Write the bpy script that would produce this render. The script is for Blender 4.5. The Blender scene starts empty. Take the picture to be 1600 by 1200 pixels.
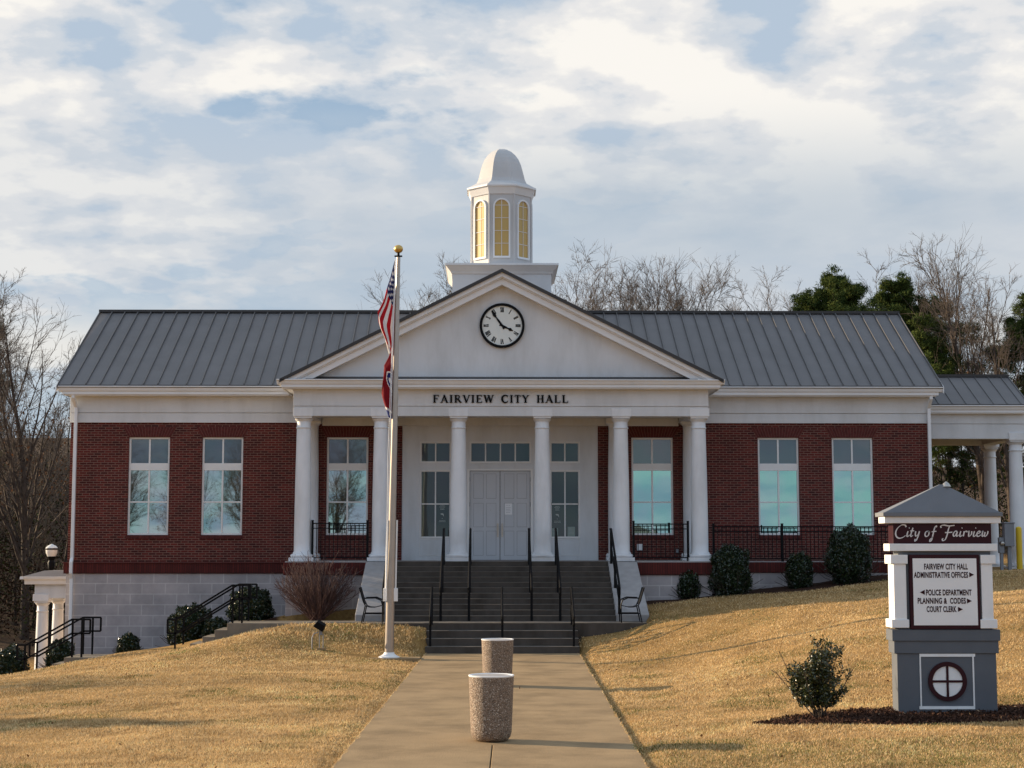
import bpy, math, random
import numpy as np
from mathutils import Vector, Matrix
R = math.radians
C = bpy.context.scene.collection
S = bpy.context.scene

# ------------------------------------------------------------------ camera
FPX = 2500.0; PITCH = R(5.73); YAW = R(0.8); HC = 2.6
cam = bpy.data.cameras.new('camera'); cam.sensor_width = 36; cam.lens = 36*FPX/1600; cam.clip_end = 3000
co = bpy.data.objects.new('camera', cam); C.objects.link(co); S.camera = co
co.location = (0, 0, HC); co.rotation_euler = (R(90)+PITCH, 0, -YAW)
_m = Matrix.Rotation(-YAW, 3, 'Z') @ Matrix.Rotation(R(90)+PITCH, 3, 'X')
def at(px, py, Y):
    """point of the plane y=Y seen at photo pixel (px,py): gives (x, z)"""
    d = _m @ Vector(((px-800)/FPX, (600-py)/FPX, -1))
    t = Y/d.y
    return d.x*t, HC+d.z*t
def AX(px, Y, py=850): return at(px, py, Y)[0]
def AZ(py, Y, px=784): return at(px, py, Y)[1]

# ------------------------------------------------------------------ sun, sky, exposure
SUN_EL, SUN_AZ = R(14.5), R(20)          # azimuth: how far behind the facade line, sun on the left
sdir = Vector((-math.cos(SUN_EL)*math.cos(SUN_AZ), math.cos(SUN_EL)*math.sin(SUN_AZ), math.sin(SUN_EL)))
sl = bpy.data.lights.new('sun', 'SUN'); sl.energy = 5.0; sl.angle = R(0.5); sl.color = (1.0, 0.79, 0.54)
so = bpy.data.objects.new('sun', sl); C.objects.link(so)
so.rotation_euler = sdir.to_track_quat('Z', 'Y').to_euler()
S.view_settings.view_transform = 'Standard'; S.view_settings.look = 'None'
S.view_settings.exposure = 0.80; S.view_settings.gamma = 1.0
S.render.engine = 'CYCLES'
S.render.resolution_x = 1024; S.render.resolution_y = 768

W = bpy.data.worlds.new('World'); S.world = W; W.use_nodes = True
nt = W.node_tree; N = nt.nodes; L = nt.links
bg = N['Background']
def wn(t, **kw):
    n = N.new(t)
    for k, v in kw.items(): setattr(n, k, v)
    return n
def wmath(op, a, b=None, clamp=False):
    n = N.new('ShaderNodeMath'); n.operation = op; n.use_clamp = clamp
    for i, v in enumerate((a, b)):
        if v is None: continue
        if isinstance(v, (int, float)): n.inputs[i].default_value = v
        else: L.new(v, n.inputs[i])
    return n.outputs[0]
sky = wn('ShaderNodeTexSky', sky_type='NISHITA', sun_disc=False)
sky.sun_elevation = SUN_EL; sky.sun_rotation = math.atan2(sdir.x, sdir.y) % (2*math.pi)
sky.air_density = 1.0; sky.dust_density = 1.2
tc = wn('ShaderNodeTexCoord')
sep = wn('ShaderNodeSeparateXYZ'); L.new(tc.outputs['Generated'], sep.inputs[0])
zz = wmath('MAXIMUM', sep.outputs[2], 0.0)
den = wmath('ADD', zz, 0.22)
cx = wmath('DIVIDE', sep.outputs[0], den); cy = wmath('DIVIDE', sep.outputs[1], den)
cmb = wn('ShaderNodeCombineXYZ'); L.new(cx, cmb.inputs[0]); L.new(cy, cmb.inputs[1]); cmb.inputs[2].default_value = 3.7
def wnoise(scale, detail, rough, dist=0.0, off=(0,0,0)):
    mp = wn('ShaderNodeMapping'); mp.inputs['Location'].default_value = off
    L.new(cmb.outputs[0], mp.inputs[0])
    n = wn('ShaderNodeTexNoise'); n.inputs['Scale'].default_value = scale; n.inputs['Detail'].default_value = detail
    n.inputs['Roughness'].default_value = rough; n.inputs['Distortion'].default_value = dist
    L.new(mp.outputs[0], n.inputs['Vector']); return n.outputs[0]
def wramp(src, stops):
    r = wn('ShaderNodeValToRGB'); r.color_ramp.interpolation = 'EASE'
    e = r.color_ramp.elements
    while len(e) < len(stops): e.new(0.5)
    for el, (p, c) in zip(e, stops): el.position = p; el.color = (*c, 1) if len(c) == 3 else c
    L.new(src, r.inputs[0]); return r.outputs[0]
def wmix(f, a, b, bt='MIX'):
    n = wn('ShaderNodeMix', data_type='RGBA', blend_type=bt)
    if isinstance(f, float): n.inputs[0].default_value = f
    else: L.new(f, n.inputs[0])
    for i, v in ((6, a), (7, b)):
        if isinstance(v, tuple): n.inputs[i].default_value = (*v, 1)
        else: L.new(v, n.inputs[i])
    return n.outputs[2]
K = 1.0/0.10                                       # cloud colours below are radiances; the Background strength is 0.10
def kc(c, s=1.0): return tuple(v*K*s for v in c)
def density(off):
    p1 = wnoise(4.0, 12, 0.545, 0.0, (1.3+off[0], 0.4+off[1], 0)); p2 = wnoise(1.35, 5, 0.5, 0.0, (5.1+off[0], 2.7+off[1], 0))
    return wmath('ADD', wmath('MULTIPLY', p1, 0.46), wmath('MULTIPLY', p2, 0.54))
d0 = density((0, 0)); d1 = density((0.055, -0.05))           # second sample towards the light: relief on the puffs
n_thin = wnoise(1.0, 5, 0.55, 0.3, (9.1, 2.2, 1))
def wrange(src, a0, a1, b0, b1):
    m_ = wn('ShaderNodeMapRange'); L.new(src, m_.inputs[0]); m_.clamp = True; m_.interpolation_type = 'SMOOTHSTEP'
    for i_, v_ in enumerate((a0, a1, b0, b1)): m_.inputs[i_+1].default_value = v_
    return m_.outputs[0]
amp = wmath('MAXIMUM', wrange(sep.outputs[2], 0.190, 0.280, 0.12, 1.0), wrange(sep.outputs[0], -0.02, -0.20, 0.0, 0.62))   # relief fades into smooth cloud lower down and to the right
rel = wmath('MULTIPLY', wmath('SUBTRACT', d1, d0), 8.0)
puff2 = wmath('ADD', d0, wrange(sep.outputs[2], 0.10, 0.26, 0.0, 0.02))
puff2 = wmath('ADD', puff2, wrange(sep.outputs[2], 0.29, 0.34, 0.0, -0.025))       # blue gaps at the top
gap = wramp(puff2, [(0.435, (0,0,0)), (0.49, (1,1,1))])
lit = wmath('ADD', wmath('ADD', wmath('MULTIPLY', puff2, 2.2), -0.62), rel, clamp=True)
cloud = wramp(lit, [(0.10, kc((0.45, 0.545, 0.66))), (0.36, kc((0.60, 0.645, 0.70))), (0.62, kc((0.76, 0.76, 0.765))), (0.92, kc((0.92, 0.89, 0.84)))])
veil = wmix(0.75, sky.outputs[0], kc((0.36, 0.50, 0.67)))
smooth = wramp(n_thin, [(0.36, kc((0.42, 0.50, 0.585))), (0.62, kc((0.55, 0.60, 0.66)))])    # even grey-blue sheet
cloud = wmix(amp, smooth, cloud)
base = wmix(wmath('MAXIMUM', gap, wmath('SUBTRACT', 1.0, amp)), veil, cloud)
low = wrange(sep.outputs[2], 0.155, 0.115, 0.0, 1.0)
lowf = wmath('MULTIPLY', wmath('MULTIPLY', low, 0.9), wramp(wnoise(2.6, 7, 0.55, 0.0, (5,5,2)), [(0.42, (0.10,0.10,0.10)), (0.58, (1,1,1))]))
base = wmix(lowf, base, kc((0.82, 0.80, 0.755)))
# sky overhead and behind the camera tinted bluer, set for the facade's fill light
back_tint = wn('ShaderNodeMapRange'); L.new(sep.outputs[1], back_tint.inputs[0]); back_tint.clamp = True
back_tint.inputs[1].default_value = 0.80; back_tint.inputs[2].default_value = 0.10; back_tint.inputs[3].default_value = 0.0; back_tint.inputs[4].default_value = 1.0
base = wmix(back_tint.outputs[0], base, wmix(1.0, base, (0.86, 0.98, 1.14), 'MULTIPLY'))
L.new(base, bg.inputs[0]); bg.inputs[1].default_value = 0.0600

# ------------------------------------------------------------------ materials
def nodemat(name):
    m = bpy.data.materials.new(name); m.use_nodes = True
    return m, m.node_tree.nodes, m.node_tree.links, m.node_tree.nodes['Principled BSDF']
def mat(name, col, rough=0.7, metal=0.0, var=0.12, vscale=3.0, bump=0.0, bscale=60.0, spec=0.3, stain=0.0, sscale=0.8):
    m, n, l, p = nodemat(name)
    p.inputs['Roughness'].default_value = rough; p.inputs['Metallic'].default_value = metal
    p.inputs['Specular IOR Level'].default_value = spec
    t = n.new('ShaderNodeTexCoord')
    nz = n.new('ShaderNodeTexNoise'); nz.inputs['Scale'].default_value = vscale; nz.inputs['Detail'].default_value = 6
    l.new(t.outputs['Object'], nz.inputs['Vector'])
    r = n.new('ShaderNodeValToRGB'); e = r.color_ramp.elements
    e[0].position = 0.3; e[1].position = 0.7
    e[0].color = (*[c*(1-var) for c in col], 1); e[1].color = (*[min(1, c*(1+var)) for c in col], 1)
    l.new(nz.outputs[0], r.inputs[0]); out = r.outputs[0]
    if stain:
        mp = n.new('ShaderNodeMapping'); mp.inputs['Scale'].default_value = (1, 1, 0.25); l.new(t.outputs['Object'], mp.inputs[0])
        ns = n.new('ShaderNodeTexNoise'); ns.inputs['Scale'].default_value = sscale; ns.inputs['Detail'].default_value = 8; ns.inputs['Roughness'].default_value = 0.65
        l.new(mp.outputs[0], ns.inputs['Vector'])
        rs = n.new('ShaderNodeValToRGB'); rs.color_ramp.elements[0].position = 0.45; rs.color_ramp.elements[1].position = 0.68
        rs.color_ramp.elements[0].color = (1,1,1,1); rs.color_ramp.elements[1].color = (1-stain, 1-stain*1.05, 1-stain*1.15, 1)
        l.new(ns.outputs[0], rs.inputs[0])
        mx = n.new('ShaderNodeMix'); mx.data_type = 'RGBA'; mx.blend_type = 'MULTIPLY'; mx.inputs[0].default_value = 1
        l.new(out, mx.inputs[6]); l.new(rs.outputs[0], mx.inputs[7]); out = mx.outputs[2]
    l.new(out, p.inputs['Base Color'])
    if bump:
        nb = n.new('ShaderNodeTexNoise'); nb.inputs['Scale'].default_value = bscale; nb.inputs['Detail'].default_value = 4
        l.new(t.outputs['Object'], nb.inputs['Vector'])
        b = n.new('ShaderNodeBump'); b.inputs['Strength'].default_value = bump; b.inputs['Distance'].default_value = 0.02
        l.new(nb.outputs[0], b.inputs['Height']); l.new(b.outputs[0], p.inputs['Normal'])
    return m
def brickmat(name, c1, c2, mortar, bw, rh, ms, offset=0.5, rough=0.85, bump=0.5, smooth=0.1, blotch=0.0):
    m, n, l, p = nodemat(name); p.inputs['Roughness'].default_value = rough; p.inputs['Specular IOR Level'].default_value = 0.2
    t = n.new('ShaderNodeTexCoord'); s = n.new('ShaderNodeSeparateXYZ'); l.new(t.outputs['Object'], s.inputs[0])
    a = n.new('ShaderNodeMath'); a.operation = 'ADD'; l.new(s.outputs[0], a.inputs[0]); l.new(s.outputs[1], a.inputs[1])
    c = n.new('ShaderNodeCombineXYZ'); l.new(a.outputs[0], c.inputs[0]); l.new(s.outputs[2], c.inputs[1])
    b = n.new('ShaderNodeTexBrick'); l.new(c.outputs[0], b.inputs['Vector'])
    b.offset = offset; b.inputs['Scale'].default_value = 1
    b.inputs['Brick Width'].default_value = bw; b.inputs['Row Height'].default_value = rh
    b.inputs['Mortar Size'].default_value = ms; b.inputs['Mortar Smooth'].default_value = smooth; b.inputs['Bias'].default_value = -0.1
    b.inputs['Color1'].default_value = (*c1, 1); b.inputs['Color2'].default_value = (*c2, 1); b.inputs['Mortar'].default_value = (*mortar, 1)
    nz = n.new('ShaderNodeTexNoise'); nz.inputs['Scale'].default_value = 1.3; nz.inputs['Detail'].default_value = 9; nz.inputs['Roughness'].default_value = 0.65
    l.new(t.outputs['Object'], nz.inputs['Vector'])
    r = n.new('ShaderNodeValToRGB'); r.color_ramp.elements[0].position = 0.3; r.color_ramp.elements[1].position = 0.7
    r.color_ramp.elements[0].color = (0.80-blotch, 0.80-blotch, 0.80-blotch, 1); r.color_ramp.elements[1].color = (1.15, 1.12, 1.10, 1)
    l.new(nz.outputs[0], r.inputs[0])
    mx = n.new('ShaderNodeMix'); mx.data_type = 'RGBA'; mx.blend_type = 'MULTIPLY'; mx.inputs[0].default_value = 1
    l.new(b.outputs['Color'], mx.inputs[6]); l.new(r.outputs[0], mx.inputs[7]); l.new(mx.outputs[2], p.inputs['Base Color'])
    bp = n.new('ShaderNodeBump'); bp.inputs['Strength'].default_value = bump; bp.inputs['Distance'].default_value = 0.01; bp.invert = True
    l.new(b.outputs['Fac'], bp.inputs['Height']); l.new(bp.outputs[0], p.inputs['Normal'])
    return m
def glassmat(name, tint, refl, body, wav=0.02, rough=0.015):
    m, n, l, p = nodemat(name)
    p.inputs['Base Color'].default_value = (*body, 1); p.inputs['Roughness'].default_value = 0.3
    g = n.new('ShaderNodeBsdfGlossy'); g.inputs['Color'].default_value = (*tint, 1); g.inputs['Roughness'].default_value = rough
    t = n.new('ShaderNodeTexCoord'); nz = n.new('ShaderNodeTexNoise'); nz.inputs['Scale'].default_value = 1.6; nz.inputs['Detail'].default_value = 2
    l.new(t.outputs['Object'], nz.inputs['Vector'])
    nt2 = n.new('ShaderNodeTexNoise'); nt2.inputs['Scale'].default_value = 0.9; nt2.inputs['Detail'].default_value = 3; l.new(t.outputs['Object'], nt2.inputs['Vector'])
    rt2 = n.new('ShaderNodeValToRGB'); rt2.color_ramp.elements[0].position = 0.38; rt2.color_ramp.elements[1].position = 0.62          # uneven reflective coating
    rt2.color_ramp.elements[0].color = (tint[0]*0.90, tint[1]*1.03, tint[2]*1.0, 1); rt2.color_ramp.elements[1].color = (min(1, tint[0]*1.15), tint[1]*0.98, min(1, tint[2]*1.05), 1)
    l.new(nt2.outputs[0], rt2.inputs[0]); l.new(rt2.outputs[0], g.inputs['Color'])
    b = n.new('ShaderNodeBump'); b.inputs['Strength'].default_value = wav; b.inputs['Distance'].default_value = 0.3
    l.new(nz.outputs[0], b.inputs['Height']); l.new(b.outputs[0], g.inputs['Normal'])
    mx = n.new('ShaderNodeMixShader'); mx.inputs[0].default_value = refl
    l.new(p.outputs[0], mx.inputs[1]); l.new(g.outputs[0], mx.inputs[2]); l.new(mx.outputs[0], n['Material Output'].inputs[0])
    return m
def attrmat(name, rough=0.8, spec=0.2, transl=0.0):
    m, n, l, p = nodemat(name); a = n.new('ShaderNodeVertexColor'); a.layer_name = 'col'
    l.new(a.outputs[0], p.inputs['Base Color']); p.inputs['Roughness'].default_value = rough; p.inputs['Specular IOR Level'].default_value = spec
    if transl:
        tr = n.new('ShaderNodeBsdfTranslucent'); l.new(a.outputs[0], tr.inputs[0])
        mx = n.new('ShaderNodeMixShader'); mx.inputs[0].default_value = transl
        l.new(p.outputs[0], mx.inputs[1]); l.new(tr.outputs[0], mx.inputs[2]); l.new(mx.outputs[0], n['Material Output'].inputs[0])
    return m

M = {}
M['white'] = mat('white_paint', (0.55, 0.545, 0.54), 0.55, var=0.04, vscale=1.5, bump=0.05, bscale=90, stain=0.10, sscale=1.2)
M['trim'] = mat('white_trim', (0.76, 0.765, 0.77), 0.45, var=0.03, vscale=2, stain=0.07)
M['colw'] = mat('column_paint', (0.74, 0.745, 0.755), 0.45, var=0.04, vscale=2.0, bump=0.08, bscale=120, stain=0.16, sscale=1.6)
M['stucco'] = mat('stucco', (0.66, 0.67, 0.68), 0.85, var=0.05, vscale=0.8, bump=0.3, bscale=150, stain=0.14, sscale=1.4)
M['brick'] = brickmat('red_brick', (0.125, 0.023, 0.019), (0.045, 0.012, 0.012), (0.20, 0.115, 0.09), 0.203, 0.0677, 0.0085)
M['soldier'] = brickmat('soldier_brick', (0.105, 0.020, 0.017), (0.065, 0.014, 0.013), (0.035, 0.015, 0.013), 0.0677, 0.6, 0.007, offset=0.0)
M['brickp'] = mat('brick_plain', (0.095, 0.021, 0.018), 0.85, var=0.3, vscale=14, bump=0.2)
M['mortar'] = mat('mortar', (0.20, 0.10, 0.075), 0.9, var=0.1)
M['block'] = brickmat('grey_block', (0.42, 0.385, 0.385), (0.36, 0.335, 0.335), (0.52, 0.49, 0.48), 0.66, 0.30, 0.014, bump=0.15, blotch=0.05)
M['cheek'] = mat('cheek_block', (0.34, 0.32, 0.31), 0.9, var=0.1, vscale=5, bump=0.3, stain=0.12)
M['roof'] = mat('roof_metal', (0.158, 0.148, 0.146), 0.6, 0.1, var=0.07, vscale=1.2, spec=0.4, stain=0.08)
M['seam'] = mat('roof_seam', (0.13, 0.125, 0.125), 0.38, 0.3, var=0.05)
M['roofedge'] = mat('roof_edge', (0.05, 0.048, 0.048), 0.5, 0.2, var=0.08)
M['concrete'] = mat('concrete', (0.305, 0.208, 0.108), 0.9, var=0.14, vscale=1.3, bump=0.35, bscale=45, stain=0.30, sscale=0.9)
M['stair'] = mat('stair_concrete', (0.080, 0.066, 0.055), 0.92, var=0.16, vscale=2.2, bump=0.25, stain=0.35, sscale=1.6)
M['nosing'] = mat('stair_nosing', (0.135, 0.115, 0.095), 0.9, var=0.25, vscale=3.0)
M['black'] = mat('black_metal', (0.006, 0.006, 0.007), 0.5, 0.0, var=0.2, spec=0.10)
M['frame'] = mat('window_frame', (0.76, 0.75, 0.73), 0.4, var=0.03)
M['door'] = mat('door_paint', (0.54, 0.55, 0.57), 0.4, var=0.03, vscale=1.5)
M['groove'] = mat('door_groove', (0.30, 0.30, 0.31), 0.6)
M['steel'] = mat('brushed_steel', (0.45, 0.42, 0.38), 0.3, 0.9, var=0.1)
M['alu'] = mat('aluminium', (0.40, 0.35, 0.30), 0.33, 0.55, var=0.06, vscale=6)
M['gold'] = mat('gold', (0.62, 0.40, 0.12), 0.35, 0.8, var=0.05)
M['g_low'] = glassmat('reflective_glass', (0.30, 0.50, 0.44), 0.88, (0.03, 0.06, 0.06), 0.0015)
M['g_treetint'] = glassmat('tree_reflection_tint_glass', (0.36, 0.45, 0.42), 0.88, (0.03, 0.06, 0.06), 0.0015)  # left panes: greyer tint paints tree reflection into the glass colour
M['g_up'] = glassmat('transom_glass', (0.60, 0.68, 0.70), 0.12, (0.04, 0.06, 0.07), 0.0015)
M['g_door'] = glassmat('dark_glass', (0.5, 0.7, 0.7), 0.045, (0.006, 0.014, 0.015), 0.002)
M['amber'] = glassmat('amber_glass', (0.9, 0.75, 0.4), 0.07, (0.47, 0.285, 0.06), 0.05, 0.2)
M['clockface'] = mat('clock_face', (0.72, 0.74, 0.70), 0.4, var=0.02)
M['maroon'] = mat('maroon_paint', (0.032, 0.005, 0.009), 0.45, var=0.08, spec=0.2)
M['sgrey'] = mat('sign_grey', (0.115, 0.125, 0.14), 0.75, var=0.06, bump=0.2, bscale=120, stain=0.06)
M['sroof'] = mat('sign_roof_grey', (0.17, 0.18, 0.195), 0.8, var=0.06, bump=0.3, bscale=100)
M['swhite'] = mat('sign_white', (0.82, 0.81, 0.79), 0.6, var=0.04, bump=0.12, bscale=100, stain=0.08, sscale=3)
M['sboard'] = mat('sign_board', (0.82, 0.81, 0.79), 0.45, var=0.02)
M['sletter'] = mat('sign_lettering', (0.70, 0.67, 0.65), 0.5, var=0.05)
M['yellow'] = mat('yellow_paint', (0.75, 0.50, 0.03), 0.5, var=0.06)
M['meter'] = mat('meter_grey', (0.22, 0.225, 0.24), 0.5, 0.3, var=0.08)
M['lampglass'] = mat('lamp_globe', (0.85, 0.83, 0.78), 0.2, var=0.02, spec=0.6)
M['paper'] = mat('paper', (0.78, 0.79, 0.80), 0.8, var=0.02)
M['papergreen'] = mat('notice', (0.25, 0.31, 0.28), 0.7, var=0.05)
M['ink'] = mat('decal_ink', (0.42, 0.46, 0.44), 0.7, var=0.1)
M['greyink'] = mat('notice_ink', (0.35, 0.36, 0.40), 0.7, var=0.1)
M['bark'] = mat('bark', (0.060, 0.046, 0.037), 0.95, var=0.35, vscale=6, bump=0.4, bscale=25)
M['twig'] = mat('twig_bark', (0.115, 0.092, 0.076), 0.95, var=0.2, vscale=2)
M['redtwig'] = mat('red_twig', (0.105, 0.062, 0.055), 0.8, var=0.25, vscale=8)
M['leaf'] = attrmat('foliage', 0.8, 0.10, 0.08)
M['leafgloss'] = attrmat('glossy_foliage', 0.28, 0.6, 0.05)
M['grass'] = attrmat('dry_grass', 0.85, 0.15, 0.25)
M['chips'] = attrmat('mulch_chips', 0.9, 0.2)
M['flag'] = attrmat('flag_cloth', 0.75, 0.2, 0.3)

def aggregate():
    m, n, l, p = nodemat('exposed_aggregate'); p.inputs['Roughness'].default_value = 0.75
    t = n.new('ShaderNodeTexCoord'); v = n.new('ShaderNodeTexVoronoi'); v.inputs['Scale'].default_value = 85
    l.new(t.outputs['Object'], v.inputs['Vector'])
    s = n.new('ShaderNodeSeparateColor'); l.new(v.outputs['Color'], s.inputs[0])
    r = n.new('ShaderNodeValToRGB'); e = r.color_ramp.elements
    cols = [(0.0, (0.11,0.075,0.05)), (0.3, (0.26,0.175,0.115)), (0.6, (0.38,0.27,0.185)), (0.85, (0.30,0.24,0.19)), (1.0, (0.72,0.62,0.5))]
    while len(e) < len(cols): e.new(0.5)
    for el, (q, c) in zip(e, cols): el.position = q; el.color = (*c, 1)
    l.new(s.outputs[0], r.inputs[0])
    r2 = n.new('ShaderNodeValToRGB'); r2.color_ramp.elements[0].position = 0.0; r2.color_ramp.elements[1].position = 0.8
    r2.color_ramp.elements[0].color = (1.1,1.1,1.1,1); r2.color_ramp.elements[1].color = (0.42,0.40,0.38,1); l.new(v.outputs['Distance'], r2.inputs[0])
    mx = n.new('ShaderNodeMix'); mx.data_type = 'RGBA'; mx.blend_type = 'MULTIPLY'; mx.inputs[0].default_value = 1
    l.new(r.outputs[0], mx.inputs[6]); l.new(r2.outputs[0], mx.inputs[7]); l.new(mx.outputs[2], p.inputs['Base Color'])
    b = n.new('ShaderNodeBump'); b.invert = True; b.inputs['Strength'].default_value = 0.9; b.inputs['Distance'].default_value = 0.006
    l.new(v.outputs['Distance'], b.inputs['Height']); l.new(b.outputs[0], p.inputs['Normal'])
    return m
M['aggr'] = aggregate()

# ------------------------------------------------------------------ mesh helpers
WL = {}                                   # world location of every top-level empty
class MB:
    def __init__(s): s.v = []; s.f = []; s.m = []; s.cm = 0
    def mat(s, i): s.cm = i; return s
    def face(s, pts):
        k = len(s.v); s.v += [tuple(p) for p in pts]; s.f.append(tuple(range(k, k+len(pts)))); s.m.append(s.cm)
    def box(s, x0, x1, y0, y1, z0, z1):
        k = len(s.v)
        s.v += [(x0,y0,z0),(x1,y0,z0),(x1,y1,z0),(x0,y1,z0),(x0,y0,z1),(x1,y0,z1),(x1,y1,z1),(x0,y1,z1)]
        for f in ((0,3,2,1),(4,5,6,7),(0,1,5,4),(1,2,6,5),(2,3,7,6),(3,0,4,7)):
            s.f.append(tuple(k+i for i in f)); s.m.append(s.cm)
        return s
    def frustum(s, r0, r1, z0, z1):       # r = (x0,x1,y0,y1) at z0 and z1
        k = len(s.v)
        for (a, b, c, d), z in ((r0, z0), (r1, z1)): s.v += [(a,c,z),(b,c,z),(b,d,z),(a,d,z)]
        for f in ((0,3,2,1),(4,5,6,7),(0,1,5,4),(1,2,6,5),(2,3,7,6),(3,0,4,7)):
            s.f.append(tuple(k+i for i in f)); s.m.append(s.cm)
        return s
    def prism(s, poly, y0, y1):           # polygon in x,z (counter-clockwise seen from -y), extruded in y
        k = len(s.v); n = len(poly)
        s.v += [(x, y0, z) for x, z in poly] + [(x, y1, z) for x, z in poly]
        s.f.append(tuple(range(k, k+n))); s.m.append(s.cm)
        s.f.append(tuple(range(k+2*n-1, k+n-1, -1))); s.m.append(s.cm)
        for i in range(n):
            j = (i+1) % n; s.f.append((k+i, k+n+i, k+n+j, k+j)); s.m.append(s.cm)
        return s
    def prismx(s, poly, x0, x1):          # polygon in y,z, extruded in x
        k = len(s.v); n = len(poly)
        s.v += [(x0, y, z) for y, z in poly] + [(x1, y, z) for y, z in poly]
        s.f.append(tuple(range(k+n-1, k-1, -1))); s.m.append(s.cm)
        s.f.append(tuple(range(k+n, k+2*n))); s.m.append(s.cm)
        for i in range(n):
            j = (i+1) % n; s.f.append((k+i, k+j, k+n+j, k+n+i)); s.m.append(s.cm)
        return s
    def tube(s, pts, r, n=8, caps=True):
        pts = [Vector(p) for p in pts]; rs = r if isinstance(r, (list, tuple)) else [r]*len(pts)
        k = len(s.v); up = Vector((0, 0, 1)); prev = None
        for i, p in enumerate(pts):
            d = (pts[min(i+1, len(pts)-1)] - pts[max(i-1, 0)]).normalized()
            if prev is None:
                a = d.cross(up) if abs(d.z) < 0.95 else d.cross(Vector((0, 1, 0)))
            else: a = prev - d*prev.dot(d)
            a.normalize(); b = d.cross(a); prev = a
            for j in range(n):
                t = 2*math.pi*(j+0.5)/n; q = p + (a*math.cos(t)+b*math.sin(t))*rs[i]; s.v.append(tuple(q))
        for i in range(len(pts)-1):
            for j in range(n):
                a0 = k+i*n+j; a1 = k+i*n+(j+1) % n; s.f.append((a0, a0+n, a1+n, a1)); s.m.append(s.cm)
        if caps:
            s.f.append(tuple(range(k, k+n))); s.m.append(s.cm)
            e = k+(len(pts)-1)*n; s.f.append(tuple(range(e+n-1, e-1, -1))); s.m.append(s.cm)
        return s
    def bar(s, p, q, w):                   # square bar
        return s.tube([p, q], w*0.7071, 4)
    def lathe(s, prof, cx=0, cy=0, n=32, phase=0.0, flat=False):
        k = len(s.v)
        for r, z in prof:
            for j in range(n):
                t = 2*math.pi*j/n+phase; s.v.append((cx+r*math.cos(t), cy+r*math.sin(t), z))
        for i in range(len(prof)-1):
            for j in range(n):
                a = k+i*n+j; b = k+i*n+(j+1) % n; s.f.append((a, b, b+n, a+n)); s.m.append(s.cm)
        s.f.append(tuple(range(k+n-1, k-1, -1))); s.m.append(s.cm)
        e = k+(len(prof)-1)*n; s.f.append(tuple(range(e, e+n))); s.m.append(s.cm)
        return s
    def build(s, name, mats, parent=None, smooth=False, bevel=0.0, local=False, angle=35):
        me = bpy.data.meshes.new(name)
        off = (0, 0, 0)
        if parent is not None and not local:
            r = parent
            while r.parent: r = r.parent
            off = WL.get(r.name, (0, 0, 0))
        me.from_pydata([(a-off[0], b-off[1], c-off[2]) for a, b, c in s.v], [], s.f)
        for mm in (mats if isinstance(mats, (list, tuple)) else [mats]): me.materials.append(M[mm])
        me.polygons.foreach_set('material_index', s.m)
        o = bpy.data.objects.new(name, me); C.objects.link(o)
        if smooth:
            me.polygons.foreach_set('use_smooth', [True]*len(me.polygons)); me.set_sharp_from_angle(angle=R(angle))
        if bevel:
            b = o.modifiers.new('bevel', 'BEVEL'); b.width = bevel; b.segments = 2; b.limit_method = 'ANGLE'; b.angle_limit = R(40)
        if parent is not None: o.parent = parent
        me.update(); return o
def root(name, loc, label, cat, group=None, rz=0.0):
    o = bpy.data.objects.new(name, None); C.objects.link(o); o.location = loc; o.rotation_euler = (0, 0, rz)
    o.empty_display_size = 0.2; WL[o.name] = tuple(loc); tag(o, label, cat, group); return o
def tag(o, label, cat=None, group=None, kind=None):
    if label: o['label'] = label
    if cat: o['category'] = cat
    if group: o['group'] = group
    if kind: o['kind'] = kind
    return o
def npmesh(name, V, F, mats, cols=None, parent=None, midx=None, loc=None, smooth=False):
    """V (n,3), F (m,k) arrays; cols per face (m,3)"""
    me = bpy.data.meshes.new(name); V = np.asarray(V, np.float32); F = np.asarray(F, np.int32)
    me.vertices.add(len(V)); me.vertices.foreach_set('co', V.ravel())
    k = F.shape[1]; me.loops.add(F.size); me.loops.foreach_set('vertex_index', F.ravel())
    me.polygons.add(len(F)); me.polygons.foreach_set('loop_start', np.arange(0, F.size, k, dtype=np.int32))
    for mm in (mats if isinstance(mats, (list, tuple)) else [mats]): me.materials.append(M[mm])
    if midx is not None: me.polygons.foreach_set('material_index', np.asarray(midx, np.int32))
    if cols is not None:
        a = me.color_attributes.new('col', 'FLOAT_COLOR', 'CORNER')
        c = np.ones((len(F), k, 4), np.float32); c[:, :, :3] = np.asarray(cols, np.float32)[:, None, :]
        a.data.foreach_set('color', c.ravel())
    me.update(calc_edges=True); me.validate()
    if smooth: me.polygons.foreach_set('use_smooth', [True]*len(me.polygons))
    o = bpy.data.objects.new(name, me); C.objects.link(o)
    if parent is not None: o.parent = parent
    if loc is not None: o.location = loc
    return o

# ------------------------------------------------------------------ terrain
YW = 46.0           # front brick wall plane
YCOL = 43.9         # portico column centres
YF = 43.4           # portico podium front
ZFL = AZ(877, YF)   # porch floor
ZL = 0.68           # landing level
YFT, YLD, YUP = 38.7, 39.75, 40.7    # foot of lower flight, landing front, foot of upper flight
PL0, PR0 = AX(515, 18.6), AX(1015, 18.6)
PL1, PR1 = AX(665, YFT), AX(905, YFT)
def pathx(y):
    t = (y-18.6)/(YFT-18.6); return PL0+(PL1-PL0)*t, PR0+(PR1-PR0)*t
ctrl = []
def cp(px, py, Y): x, z = at(px, py, Y); ctrl.append((x, Y, z))
for y in range(2, 38, 4):
    a, b = pathx(y); ctrl += [(a, y, 0.0), (b, y, 0.0), ((a+b)/2, y, 0.0)]
ctrl += [(PL1, 37.9, 0.0), (PR1, 37.7, 0.02)]
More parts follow.
